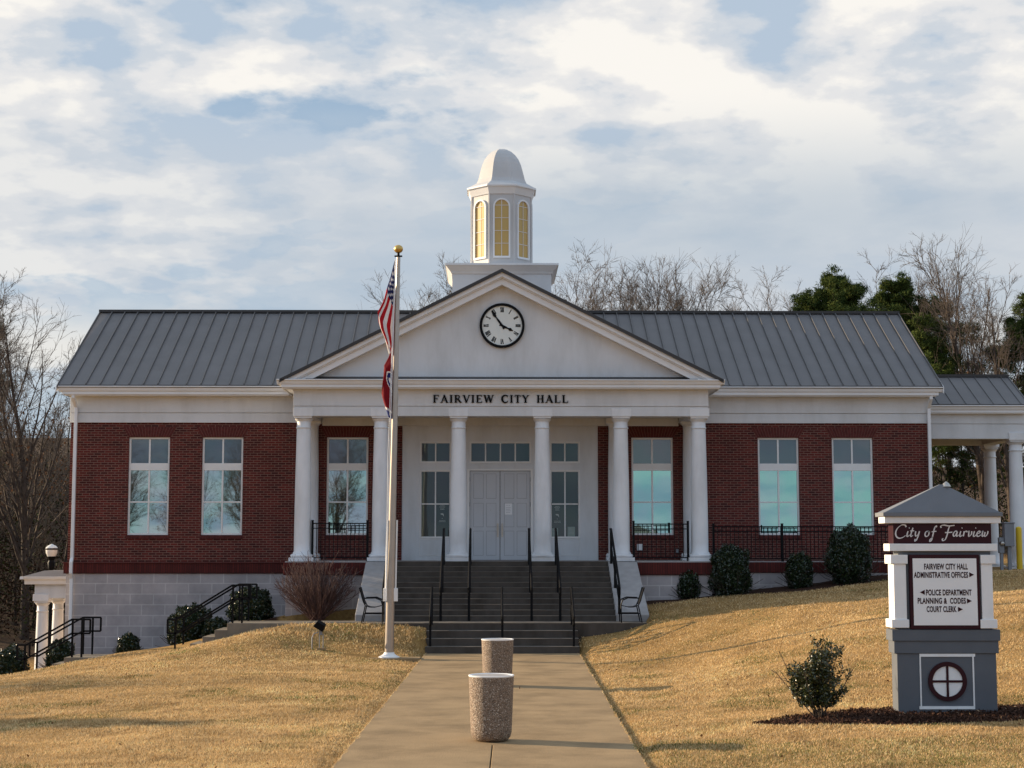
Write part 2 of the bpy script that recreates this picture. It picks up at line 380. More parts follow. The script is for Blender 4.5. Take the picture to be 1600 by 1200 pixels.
# left lawn
for px, py, Y in [(450, 976, 39.6), (560, 976, 39.6), (640, 984, 39.4), (350, 1000, 39.6), (285, 1014, 39.6), (190, 1022, 39.6), (100, 1037, 39.6), (0, 1056, 39.6), (-120, 1085, 39.6),
                  (400, 992, 38), (200, 1030, 38), (60, 1052, 38), (560, 1026, 37), (612, 1028, 37), (500, 1003, 38.3), (440, 1010, 37.2)]: cp(px, py, Y)
ctrl += [(-8, 30, -0.12), (-5, 30, 0.02), (-5, 22, -0.05), (-9, 22, -0.3), (-14, 30, -0.7), (-14, 20, -0.8), (-5, 12, -0.1), (-10, 10, -0.4), (-22, 30, -1.5), (-25, 15, -1.6), (-8.5, 35, -0.02), (-12, 36, -0.45)]
# left, behind the walk
ctrl += [(-6.5, 43.5, 0.45), (-8, 44, -0.2), (-9, 45.5, -0.35), (-11.5, 45.5, -1.0), (-13, 44, -1.3), (-14, 48, -1.35), (-18, 46, -1.6), (-18, 38, -1.4), (-11.6, 41, -0.8), (-10, 41.5, -0.3), (-13.3, 41, -1.05)]
# right lawn
for px, py, Y in [(935, 1012, 38.6), (960, 996, 39.4), (1005, 976, 39.7), (1100, 979, 38), (1387, 934, 38), (1553, 921, 40), (1480, 1112, 22.7), (1260, 1125, 22.3), (1600, 1115, 22.5), (1300, 985, 33), (1050, 1045, 33), (1500, 975, 30), (1100, 1090, 27), (1300, 1060, 27),
                  (1010, 940, 43), (1050, 935, 44.0), (1140, 925, 44), (1250, 915, 44), (1385, 899, 44), (1500, 893, 45), (1600, 891, 46), (1700, 884, 46), (1800, 890, 40)]: cp(px, py, Y)
ctrl += [(7, 15, 0.1), (12, 15, 0.4), (12, 22, 0.7), (20, 30, 2.0), (24, 20, 1.6), (26, 45, 2.6), (5, 10, 0.0), (15, 8, 0.3)]
for x, y, z in [(-8, -20, -0.2), (8, -20, 0.2), (0, -10, 0), (-30, -10, -1.2), (30, -10, 1.5), (0, 55, 1.6), (10, 56, 1.9), (-8, 56, -0.5), (20, 60, 2.0), (-14, 60, -1.0), (-30, 60, 0.5), (35, 60, 2.6), (0, 80, 2), (-25, 90, 3), (30, 90, 3), (-45, 40, -1), (45, 40, 3.5)]: ctrl.append((x, y, z))
CT = np.array(ctrl)
def _k(d2): return 0.5*d2*np.log(d2+1e-9)
def _fit():
    P = CT[:, :2]; n = len(P); d2 = ((P[:, None]-P[None])**2).sum(-1)
    A = np.zeros((n+3, n+3)); A[:n, :n] = _k(d2)+np.eye(n)*0.35
    A[:n, n] = 1; A[:n, n+1:] = P; A[n, :n] = 1; A[n+1:, :n] = P.T
    b = np.zeros(n+3); b[:n] = CT[:, 2]; return np.linalg.solve(A, b)
TW = _fit()
def sst(a, b, x): t = np.clip((x-a)/(b-a), 0, 1); return t*t*(3-2*t)
def vnoise(x, y, s, seed=0):
    x = x*s+seed*17.3; y = y*s+seed*9.1; xi = np.floor(x); yi = np.floor(y); fx = x-xi; fy = y-yi
    h = lambda a, b: (np.sin(a*127.1+b*311.7+seed*74.7)*43758.5453) % 1.0
    ux = fx*fx*(3-2*fx); uy = fy*fy*(3-2*fy)
    return (h(xi, yi)*(1-ux)+h(xi+1, yi)*ux)*(1-uy)+(h(xi, yi+1)*(1-ux)+h(xi+1, yi+1)*ux)*uy
def fbm(x, y, s, seed=0, o=4): 
    r = 0; a = 0.5
    for i in range(o): r = r+a*vnoise(x, y, s*2**i, seed+i*3); a *= 0.5
    return r/(1-0.5**o)
def terr(x, y):
    x = np.asarray(x, float); y = np.asarray(y, float); sh = x.shape; x = x.ravel(); y = y.ravel()
    out = np.zeros(len(x)); P = CT[:, :2]; n = len(P)
    for i in range(0, len(x), 20000):
        q = np.stack([np.clip(x[i:i+20000], -45, 45), np.clip(y[i:i+20000], -20, 90)], 1)
        out[i:i+20000] = _k(((q[:, None]-P[None])**2).sum(-1)) @ TW[:n]+TW[n]+q @ TW[n+1:]
    out += (fbm(x, y, 0.9, 3)-0.5)*0.07*sst(0.0, 1.2, np.abs(x)-1.9+0*y)
    # wooded hill behind on the left, gentle rise everywhere far behind
    out += sst(56, 100, y)*sst(-8, -30, x)*5.0+sst(80, 260, y)*10+sst(60, 95, y)*sst(18, 32, x)*1.0
    # level strip under the path
    t = (y-18.6)/(YFT-18.6); a = PL0+(PL1-PL0)*t; b = PR0+(PR1-PR0)*t
    d = np.maximum(a-x, x-b); w = sst(-0.02, 0.35, d)
    inp = (y < YFT+0.1)
    out = np.where(inp, (-0.05)*(1-w)+np.where(w > 0, np.maximum(out*1.0, out), out)*w, out)
    # flat ground tucked below the stairs, walks and the building
    st = (x > PL1-0.02) & (x < PR1+0.02) & (y > YFT-0.05) & (y < 41); out = np.where(st, -0.1, out)
    ld = (x > -5.9) & (x < 4.0) & (y > YLD+0.12) & (y < YF); out = np.where(ld, np.minimum(out, ZL-0.12), out)
    bl = (x > -11.8) & (x < 12.7) & (y > YW-0.1) & (y < 54.5); out = np.where(bl, np.minimum(out, 0.6), out)
    return out.reshape(sh)
def tz(x, y): return float(terr(np.array([x]), np.array([y]))[0])
def axis(fine0, fine1, step, far0, far1):
    c = list(np.arange(fine0, fine1+1e-6, step)); g = step; v = fine0
    lo = []
    while v > far0: g *= 1.22; v -= g; lo.append(v)
    g = step; v = c[-1]; hi = []
    while v < far1: g *= 1.22; v += g; hi.append(v)
    return np.array(lo[::-1]+c+hi)
gx = axis(-15, 17, 0.16, -500, 500); gy = axis(14, 46, 0.16, -300, 700)
GX, GY = np.meshgrid(gx, gy); GZ = terr(GX, GY)
nx, ny = len(gx), len(gy)
idx = np.arange(nx*ny).reshape(ny, nx)
GF = np.stack([idx[:-1, :-1], idx[:-1, 1:], idx[1:, 1:], idx[1:, :-1]], -1).reshape(-1, 4)
SGX, SGY = AX(1480, 22.7), 22.7       # sign position
def mulch_mask(x, y):
    e = ((x-6.1)/2.35)**2+((y-22.45)/0.80)**2
    return (e+(fbm(x, y, 2.2, 9)-0.5)*0.5) < 1.0
def ground_mat():
    m, n, l, p = nodemat('lawn_soil'); p.inputs['Roughness'].default_value = 0.95; p.inputs['Specular IOR Level'].default_value = 0.1
    t = n.new('ShaderNodeTexCoord')
    def nz(s, d=6, r=0.6):
        k = n.new('ShaderNodeTexNoise'); k.inputs['Scale'].default_value = s; k.inputs['Detail'].default_value = d; k.inputs['Roughness'].default_value = r
        l.new(t.outputs['Object'], k.inputs['Vector']); return k.outputs[0]
    r = n.new('ShaderNodeValToRGB'); e = r.color_ramp.elements
    for _ in range(2): e.new(0.5)
    for el, (q, c) in zip(e, [(0.30, (0.17,0.095,0.035)), (0.45, (0.31,0.19,0.07)), (0.6, (0.39,0.245,0.095)), (0.75, (0.45,0.31,0.14))]): el.position = q; el.color = (*c, 1)
    l.new(nz(9, 8, 0.7), r.inputs[0])
    r2 = n.new('ShaderNodeValToRGB'); r2.color_ramp.elements[0].position = 0.35; r2.color_ramp.elements[1].position = 0.65
    r2.color_ramp.elements[0].color = (0.72,0.70,0.66,1); r2.color_ramp.elements[1].color = (1.1,1.08,1.05,1); l.new(nz(0.6, 5), r2.inputs[0])
    mx = n.new('ShaderNodeMix'); mx.data_type = 'RGBA'; mx.blend_type = 'MULTIPLY'; mx.inputs[0].default_value = 1
    l.new(r.outputs[0], mx.inputs[6]); l.new(r2.outputs[0], mx.inputs[7])
    vc = n.new('ShaderNodeVertexColor'); vc.layer_name = 'col'
    sp = n.new('ShaderNodeSeparateColor'); l.new(vc.outputs[0], sp.inputs[0])
    def over(prev, fac, col):
        k = n.new('ShaderNodeMix'); k.data_type = 'RGBA'; l.new(fac, k.inputs[0]); l.new(prev, k.inputs[6]); k.inputs[7].default_value = (*col, 1); return k.outputs[2]
    c = over(mx.outputs[2], sp.outputs[0], (0.045, 0.022, 0.014))     # mulch
    c = over(c, sp.outputs[1], (0.085, 0.055, 0.035))                 # leaf litter in the wood
    l.new(c, p.inputs['Base Color'])
    b = n.new('ShaderNodeBump'); b.inputs['Strength'].default_value = 0.8; b.inputs['Distance'].default_value = 0.05
    l.new(nz(28, 8, 0.7), b.inputs['Height']); l.new(b.outputs[0], p.inputs['Normal'])
    return m
M['ground'] = ground_mat()
g = npmesh('ground', np.stack([GX, GY, GZ], -1).reshape(-1, 3), GF, 'ground', smooth=True); tag(g, None, kind='structure')
ca = g.data.color_attributes.new('col', 'FLOAT_COLOR', 'POINT')
cc = np.zeros((nx*ny, 4), np.float32); cc[:, 3] = 1
fx, fy = GX.ravel(), GY.ravel()
bedR = (fx > 4.1) & (fx < 13.2) & (fy > 42.6+0.35*np.sin(fx*1.3)) & (fy < 46.2)
cc[:, 0] = mulch_mask(fx, fy) | bedR | ((fx < -5.6) & (fx > -12) & (fy > 43.2) & (fy < 46.2))
cc[:, 1] = np.clip(sst(53, 57, fy)*(sst(-9, -12, fx)+sst(22, 26, fx))+sst(62, 70, fy), 0, 1)
ca.data.foreach_set('color', cc.ravel())

# path, pads, walks (structure)
pb = MB(); ys = list(np.arange(6, YFT, 3.05))+[YFT]
rnd = random.Random(4)
ys = [4.0, 9.5, 15.2, 21.15, 27.0, 32.9, YFT]
for i in range(len(ys)-1):
    a0, b0 = pathx(ys[i]+0.008); a1, b1 = pathx(ys[i+1]-0.008)
    dz = rnd.uniform(-0.003, 0.003)
    mids = [0.5] if i <= 2 and ys[i+1] <= 21.2 else []
    cuts = [0]+mids+[1]
    for u0, u1 in zip(cuts[:-1], cuts[1:]):
        e0 = 0.006 if u0 > 0 else 0; e1 = 0.006 if u1 < 1 else 0
        k = len(pb.v); z0 = -0.15; z1 = 0.012+dz
        P4 = [(a0+(b0-a0)*u0+e0, ys[i]+0.008), (a0+(b0-a0)*u1-e1, ys[i]+0.008), (a1+(b1-a1)*u1-e1, ys[i+1]-0.008), (a1+(b1-a1)*u0+e0, ys[i+1]-0.008)]
        pb.v += [(x, y, z0) for x, y in P4]+[(x, y, z1) for x, y in P4]
        for f in ((0,3,2,1),(4,5,6,7),(0,1,5,4),(1,2,6,5),(2,3,7,6),(3,0,4,7)): pb.f.append(tuple(k+q for q in f)); pb.m.append(0)
o = pb.build('path', 'concrete', bevel=0.008); tag(o, None, kind='structure')
pad = MB(); ax0 = AX(540, 36.9); pad.box(ax0, pathx(36.9)[0]-0.01, 36.75, 37.25, -0.12, 0.035)
tag(pad.build('pole_pad', 'concrete', bevel=0.01), None, kind='structure')
# landing and left walk with its two short flights
XLW = AX(357, YLD)
ld = MB(); ld.box(XLW+2.0, AX(1010, YLD), YLD, YUP+0.3, -0.3, ZL-.012); ld.mat(1); ld.box(XLW+2.0, AX(1010, YLD), YLD-.004, YUP+0.3, ZL-.012, ZL)
tag(ld.build('landing', ['stair', 'nosing'], bevel=0.006), None, kind='structure')
wk = MB(); wk.box(XLW, XLW+1.998, YLD, YUP+0.3, -0.3, ZL)
wk.box(AX(1003, 41), AX(1010, 41)+0.1, YUP+0.3, 41.2, -0.1, ZL)
x = XLW; z = ZL; zl = -0.15; nst = 5
for k in range(1, nst+1):
    z = ZL-(ZL-zl)*k/nst; x2 = x-0.30 if k < nst else AX(105, YLD)
    wk.box(x2, x, YLD, YLD+1.25, z-0.6, z); x = x2
for k in range(1, 5):
    z2 = zl-0.62*k/4; x2 = x-0.29 if k < 4 else x-4; wk.box(x2, x, YLD, YLD+1.25, z2-0.5, z2); x = x2
M['walkc'] = mat('walk_concrete', (0.20, 0.165, 0.125), 0.9, var=0.15, bump=0.2, stain=0.25)
tag(wk.build('walk', 'walkc', bevel=0.01), None, kind='structure')

# ------------------------------------------------------------------ stairs
XSL, XSR = AX(603, YUP), AX(962, YUP)
st = root('concrete_stairs', (0.3, 39.7, 0), 'wide dark weathered concrete steps climbing from the front path to the porch', 'stairs')
m1 = MB(); n2 = MB(); rz1 = ZL/4
for k in range(3):
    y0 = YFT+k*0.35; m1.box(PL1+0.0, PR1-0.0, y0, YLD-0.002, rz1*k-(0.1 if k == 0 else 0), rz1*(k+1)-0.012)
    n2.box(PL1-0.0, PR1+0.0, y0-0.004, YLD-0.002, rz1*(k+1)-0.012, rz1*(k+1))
m1.build('lower_flight', ['stair'], st, bevel=0.006); 
m3 = MB(); NR = 11; rz2 = (ZFL-ZL)/NR; tr = (YF-YUP)/(NR-1)
for k in range(NR):
    y0 = YUP+k*tr; y1 = YF+0.3
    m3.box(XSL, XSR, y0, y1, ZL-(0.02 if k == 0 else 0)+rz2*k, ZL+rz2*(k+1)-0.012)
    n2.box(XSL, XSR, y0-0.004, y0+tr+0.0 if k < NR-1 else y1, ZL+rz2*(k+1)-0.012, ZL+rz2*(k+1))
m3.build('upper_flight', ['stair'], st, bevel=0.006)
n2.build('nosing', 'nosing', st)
for nm, xa, xb, fl in (('cheek_wall', AX(572, YF), XSL-0.002, -0.05), ('cheek_wall', XSR+0.002, AX(995, YF), 0.05)):
    c = MB(); k = len(c.v)
    zb = ZL-0.3; zt = ZFL-0.005; f0, f1 = (fl, 0) if fl < 0 else (0, fl)
    c.v += [(xa+f0, YUP-0.05, zb), (xb+f1, YUP-0.05, zb), (xb, YF, zb), (xa, YF, zb), (xa+f0, YUP-0.05, ZL+0.16), (xb+f1, YUP-0.05, ZL+0.16), (xb, YF, zt), (xa, YF, zt)]
    for f in ((0,3,2,1),(4,5,6,7),(0,1,5,4),(1,2,6,5),(2,3,7,6),(3,0,4,7)): c.f.append(tuple(k+q for q in f)); c.m.append(0)
    c.build(nm, 'cheek', st, bevel=0.015)

# ------------------------------------------------------------------ building
XC = AX(784, YCOL)
B = root('city_hall', (XC, YW, 0), 'red brick city hall with white columned portico, clock pediment and cupola on the roof ridge', 'building')
XL, XR = AX(110, YW, 700), AX(1453, YW, 700)
ZS0, ZS1 = AZ(896, YW), AZ(880, YW)            # soldier band
ZBT = AZ(661, YW)                              # brick top
YB = 54.8                                      # rear wall
WZT, WZB = AZ(683.5, YW), AZ(836, YW)
win_px = [(200, 264), (315, 379), (510, 575), (987, 1052), (1185, 1249), (1301, 1365)]
wins = [(AX(a, YW, 760), AX(b, YW, 760)) for a, b in win_px]
DX0, DX1 = AX(627.5, YW), AX(935, YW)          # white entrance bay
def wallgrid(mb, x0, x1, z0, z1, holes, y, depth):
    xs = sorted({x0, x1, *[h[0] for h in holes], *[h[1] for h in holes]}); zs = sorted({z0, z1, *[h[2] for h in holes], *[h[3] for h in holes]})
    for i in range(len(xs)-1):
        for j in range(len(zs)-1):
            cx_, cz_ = (xs[i]+xs[i+1])/2, (zs[j]+zs[j+1])/2
            if any(h[0] < cx_ < h[1] and h[2] < cz_ < h[3] for h in holes): continue
            mb.face([(xs[i], y, zs[j]), (xs[i+1], y, zs[j]), (xs[i+1], y, zs[j+1]), (xs[i], y, zs[j+1])])
    for a, b, c, d in holes:
        mb.face([(a, y, c), (a, y, d), (a, y+depth, d), (a, y+depth, c)]); mb.face([(b, y, c), (b, y+depth, c), (b, y+depth, d), (b, y, d)])
        mb.face([(a, y, d), (b, y, d), (b, y+depth, d), (a, y+depth, d)]); mb.face([(a, y, c), (a, y+depth, c), (b, y+depth, c), (b, y, c)])
bw = MB(); holes = [(a, b, WZB, WZT) for a, b in wins]+[(DX0, DX1, ZFL-0.3, ZBT+0.4)]
wallgrid(bw, XL, XR, ZS1-0.02, ZBT+0.35, holes, YW, 0.13)
for xx in (XL, XR):
    bw.face([(xx, YW, ZS1-0.02), (xx, YB, ZS1-0.02), (xx, YB, ZBT+0.35), (xx, YW, ZBT+0.35)])
bw.face([(XL, YB, -2), (XR, YB, -2), (XR, YB, ZBT+0.35), (XL, YB, ZBT+0.35)])
brick = bw.build('brick_wall', 'brick', B)
fw = MB(); fw.box(XL-0.02, XR+0.02, YW-0.02, YB-0.01, -2.2, ZS0)
XPL, XPR = AX(447, YF), AX(1112, YF)           # podium ends
fw.box(XPL, AX(572, YF)-0.0, YF, YW-0.03, -0.4, ZS0-0.0); fw.box(AX(995, YF), XPR, YF, YW-0.03, -0.4, ZS0)
XTR = AX(1440, 44.2)
fw.box(XPR, XTR, 44.2, YW-0.03, 0.2, AZ(895, 44.2))
fw.build('block_foundation', 'block', B, bevel=0.006)
sb = MB(); sb.box(XL-0.09, XPL+0.02, YW-0.06, YW+0.2, ZS0, ZS1); sb.box(XL-0.09, XL+0.1, YW+0.2, YB, ZS0, ZS1); sb.build('soldier_course', 'soldier', B, bevel=0.008); sb = MB(); sb.box(XR-0.1, XR+0.09, YW-0.02, YB, ZS0, ZS1)
sb.build('soldier_course', 'soldier', B, bevel=0.008); sb = MB()
sb.box(XPL-0.06, AX(572, YF), YF-0.04, YF+0.2, ZS0, ZFL-0.03); sb.box(XPL-0.06, XPL+0.2, YF+0.2, YW-0.06, ZS0, ZFL-0.03); sb.build('soldier_course', 'soldier', B, bevel=0.008)
sb = MB(); sb.box(AX(995, YF), XPR+0.04, YF-0.04, YF+0.2, ZS0, ZFL-0.03); sb.build('soldier_course', 'soldier', B, bevel=0.008)
sb = MB(); sb.box(XPR+0.04, XTR+0.03, 44.16, 44.4, AZ(895, 44.2), AZ(878.5, 44.2))
sb.build('soldier_course', 'soldier', B, bevel=0.008)
# rowlock cap on band
rc = MB(); rc.box(XL-0.11, XPL-0.07, YW-0.085, YW, ZS1, ZS1+0.03)
rc.build('brick_ledge', 'brickp', B, bevel=0.008)
fl = MB(); fl.box(XPL-0.02, AX(572, YF)+0.001, YF-0.02, YW+0.1, ZFL-0.03, ZFL); fl.box(AX(572, YF)+0.001, AX(995, YF), YF+0.3, YW+0.1, ZFL-0.25, ZFL-0.002)
fl.box(AX(995, YF), XPR+0.02, YF-0.02, YW+0.1, ZFL-0.03, ZFL); fl.box(XPR+0.02, XTR, 44.22, YW, AZ(895, 44.2)+0.01, ZFL-0.02)
fl.build('porch_floor', 'cheek', B)
# jack arches and sills
for a, b in wins:
    j = MB().mat(1); h = ZBT-WZT-0.03; zt = WZT+min(h, 0.30); ex = 0.17
    j.prism([(a-0.02, WZT), (b+0.02, WZT), (b+0.02+ex, zt), (a-0.02-ex, zt)], YW-0.004, YW+0.02); j.mat(0)
    nb = 17
    for i in range(nb):
        u0, u1 = (i+0.07)/nb, (i+0.93)/nb; lo = lambda u: a-0.02+(b-a+0.04)*u; hi_ = lambda u: a-0.02-ex+(b-a+0.04+2*ex)*u
        j.prism([(lo(u0), WZT+0.004), (lo(u1), WZT+0.004), (hi_(u1), zt-0.004), (hi_(u0), zt-0.004)], YW-0.012, YW+0.01)
    j.build('window_arch', ['brickp', 'mortar'], B)
    s = MB(); n = 18
    for i in range(n):
        x0 = a-0.03+(b-a+0.06)*i/n; s.box(x0+0.004, x0+(b-a+0.06)/n-0.004, YW-0.035, YW+0.1, WZB-0.105, WZB-0.012)
    s.build('window_sill', 'brickp', B)
# windows
ZT0, ZT1, ZM = AZ(725, YW), AZ(734, YW), AZ(784.5, YW)
def window(a, b, k):
    f = MB(); y0 = YW+0.055; y1 = YW+0.12; t = 0.055
    f.box(a, a+t, y0, y1, WZB, WZT); f.box(b-t, b, y0, y1, WZB, WZT)
    f.box(a+t, b-t, y0, y1, WZT-t, WZT); f.box(a+t, b-t, y0, y1, WZB, WZB+t); f.box(a+t, b-t, y0, y1, ZT1-0.02, ZT0+0.02)
    m = (a+b)/2; f.box(m-0.024, m+0.024, y0+0.01, y1, WZB+t, ZT1-0.02); f.box(m-0.024, m+0.024, y0+0.01, y1, ZT0+0.02, WZT-t)
    f.box(a+t, m-0.024, y0+0.012, y1, ZM-0.02, ZM+0.02); f.box(m+0.024, b-t, y0+0.012, y1, ZM-0.02, ZM+0.02)
    w = f.build('window', 'frame', B, bevel=0.004)
    p = MB(); yy = y0+0.035
    rr = random.Random(k)
    for (x0, x1, z0, z1) in ((a+t, m-0.024, WZB+t, ZM-0.02), (m+0.024, b-t, WZB+t, ZM-0.02), (a+t, m-0.024, ZM+0.02, ZT1-0.02), (m+0.024, b-t, ZM+0.02, ZT1-0.02)):
        d = [rr.uniform(-0.0015, 0.0015) for _ in range(3)]
        p.face([(x0, yy+d[0], z0), (x1, yy+d[1], z0), (x1, yy+d[2]+d[1]-d[0], z1), (x0, yy+d[2], z1)])
    p.build('lower_pane', 'g_treetint' if k < 3 else 'g_low', w)
    p = MB()
    for (x0, x1) in ((a+t, m-0.024), (m+0.024, b-t)): p.face([(x0, yy, ZT0+0.02), (x1, yy, ZT0+0.02), (x1, yy, WZT-t), (x0, yy, WZT-t)])
    p.build('upper_pane', 'g_up', w)
for k, (a, b) in enumerate(wins): window(a, b, k)

# entrance bay
YE = YW+0.03; ZC = AZ(658, YW)
en = MB(); SL = [(AX(657, YE), AX(703, YE)), (AX(861, YE), AX(905, YE))]
TZ0, TZ1 = AZ(722, YE), AZ(691.5, YE); LZ0, LZ1 = AZ(839.5, YE), AZ(736, YE)
DD0, DD1 = AX(733.5, YE), AX(829, YE); DZ1 = AZ(735.5, YE)
hs = []
for a, b in SL: hs += [(a, b, LZ0, LZ1), (a, b, TZ0, TZ1)]
hs += [(AX(735, YE), AX(828.5, YE), TZ0, TZ1), (DD0, DD1, ZFL-0.02, DZ1)]
wallgrid(en, DX0, DX1, ZFL-0.02, ZBT+0.4, hs, YE, 0.10)
en.build('entrance_wall', 'stucco', B)
dt = MB()                                   # thin trim round the openings and the panels below
for (a, b, c, d) in hs[:5]:
    for q in ((a-0.03, a, c-0.03, d+0.03), (b, b+0.03, c-0.03, d+0.03), (a, b, d, d+0.03), (a, b, c-0.03, c)):
        dt.box(q[0], q[1], YE-0.02, YE+0.02, q[2], q[3])
for a, b in SL:
    z0, z1 = AZ(868, YE), AZ(842.5, YE)
    for q in ((a-0.03, a-0.015, z0, z1), (b+0.015, b+0.03, z0, z1), (a-0.015, b+0.015, z1-0.015, z1), (a-0.015, b+0.015, z0, z0+0.015)): dt.box(q[0], q[1], YE-0.012, YE+0.005, q[2], q[3])
dt.box(DD0-0.07, DD0, YE-0.025, YE+0.06, ZFL, DZ1+0.05); dt.box(DD1, DD1+0.07, YE-0.025, YE+0.06, ZFL, DZ1+0.05); dt.box(DD0, DD1, YE-0.025, YE+0.06, DZ1, DZ1+0.05)
dt.build('entrance_trim', 'frame', B, bevel=0.003)
def lite(a, b, c, d, nxp, nzp, name):
    f = MB(); t = 0.022
    f.box(a, a+t, YE+0.008, YE+0.055, c, d); f.box(b-t, b, YE+0.008, YE+0.055, c, d); f.box(a+t, b-t, YE+0.008, YE+0.055, c, c+t); f.box(a+t, b-t, YE+0.008, YE+0.055, d-t, d)
    for i in range(1, nxp): x = a+(b-a)*i/nxp; f.box(x-0.018, x+0.018, YE+0.005, YE+0.06, c, d)
    if nzp > 1:
        z = AZ(787.5, YE); xs = [a]+[a+(b-a)*i/nxp for i in range(1, nxp)]+[b]
        for i in range(nxp): f.box(xs[i]+(0.018 if i else 0), xs[i+1]-(0.018 if i < nxp-1 else 0), YE+0.008, YE+0.06, z-0.016, z+0.016)
    w = f.build(name, 'frame', B)
    g_ = MB(); g_.face([(a, YE+0.045, c), (b, YE+0.045, c), (b, YE+0.045, d), (a, YE+0.045, d)])
    g_.build('pane', 'g_door', w); return w
SW = []
for a, b in SL: SW.append(lite(a, b, LZ0, LZ1, 2, 2, 'sidelight')); lite(a, b, TZ0, TZ1, 2, 1, 'transom_window')
lite(AX(735, YE), AX(828.5, YE), TZ0, TZ1, 4, 1, 'transom_window')
# opening-hours decals (illegible even in the photo: short pale lines and a small emblem) and paper notices
def decal(w, px, py):
    d = MB(); cx_, cz_ = at(px, py, YE); r_ = random.Random(int(px)); y = YE+0.043
    for i, (dz, ww) in enumerate(((0.27, 0.13), (0.235, 0.16), (0.20, 0.11), (0.165, 0.12), (-0.09, 0.03), (-0.15, 0.17), (-0.185, 0.19))):
        x = cx_-ww/2
        while x < cx_+ww/2: 
            l_ = r_.uniform(0.012, 0.03); d.box(x, min(x+l_, cx_+ww/2), y-0.001, y, cz_+dz-0.007, cz_+dz+0.007); x += l_+0.008
    pts = [(-0.05, 0.05), (0.0, 0.055), (0.035, 0.04), (0.05, -0.03), (0.035, -0.03), (0.02, 0.0), (0.0, 0.01), (-0.045, 0.02)]
    d.prism([(cx_+a_, cz_+b_) for a_, b_ in pts][::-1], y-0.001, y); d.build('decal', 'ink', w)
decal(SW[0], 691, 805); decal(SW[1], 871, 806)
for w, p0, p1, q0, q1 in ((SW[1], 862, 872, 825, 838), (SW[1], 887, 898.5, 823, 838.5)):
    n_ = MB(); x0, x1 = AX(p0, YE), AX(p1, YE); z0, z1 = AZ(q1, YE), AZ(q0, YE); n_.box(x0, x1, YE+0.036, YE+0.038, z0, z1); n_.mat(1)
    for i in range(5): zz_ = z1-0.04-i*0.04; n_.box(x0+0.03, x1-0.03, YE+0.034, YE+0.0355, zz_-0.006, zz_+0.006)
    n_.build('window_notice', ['papergreen', 'ink'], w)
# doors
mid = (DD0+DD1)/2
for sgn, (a, b) in ((1, (DD0, mid-0.004)), (-1, (mid+0.004, DD1))):
    d = MB(); y0, y1 = YE+0.03, YE+0.075; d.box(a+0.004, b-0.004, y0, y1, ZFL+0.01, DZ1-0.006)
    rows = [(740, 779), (786, 823.5), (829.5, 868)]; wdt = b-a
    for c in range(2):
        x0 = a+wdt*(0.13+0.42*c); x1 = x0+wdt*0.33
        for (q0, q1) in rows:
            z0, z1 = AZ(q1, YE), AZ(q0, YE); d.mat(1); d.box(x0, x1, y0-0.0015, y0+0.01, z0, z1); d.mat(0); d.box(x0+0.010, x1-0.010, y0-0.006, y0+0.01, z0+0.010, z1-0.010)
    dd = d.build('door', ['door', 'groove'], B, bevel=0.002)
    xh = b-0.06 if sgn == 1 else a+0.06
    h = MB(); z0, z1 = AZ(838, YE), AZ(819, YE)
    h.box(xh-0.025, xh+0.025, y0-0.012, y0-0.006, z0-0.02, z1+0.02); h.tube([(xh, y0-0.01, z1-0.03), (xh, y0-0.06, z1-0.03), (xh, y0-0.06, z0+0.03), (xh, y0-0.01, z0+0.03)], 0.011)
    h.build('handle', 'steel', dd)
    xg = a if sgn == 1 else b
    for q in (749, 788, 827): 
        hg = MB(); zq = AZ(q, YE); hg.tube([(xg, y0-0.012, zq-0.06), (xg, y0-0.012, zq+0.06)], 0.012); hg.build('hinge', 'black', dd)
    if sgn == 1:
        e_ = MB(); x_, z_ = at(766.5, 797, YE); e_.tube([(x_, y0-0.012, z_), (x_, y0, z_)], 0.012); e_.build('peephole', 'steel', dd)
    else:
        e_ = MB(); x0, z0 = at(789, 804, YE); x1, z1 = at(800, 786.5, YE); e_.box(x0, x1, y0-0.009, y0-0.0065, z0, z1); e_.mat(1)
        e_.box(x0+0.05, x0+0.07, y0-0.0105, y0-0.0095, z1-0.07, z1-0.05); e_.box(x0+0.11, x0+0.13, y0-0.0105, y0-0.0095, z1-0.07, z1-0.05)
        for i in range(4): e_.box(x0+0.03, x1-0.03-0.02*(i % 2), y0-0.0105, y0-0.0095, z1-0.13-i*0.045, z1-0.12-i*0.045)
        e_.build('paper_notice', ['paper', 'greyink'], dd)

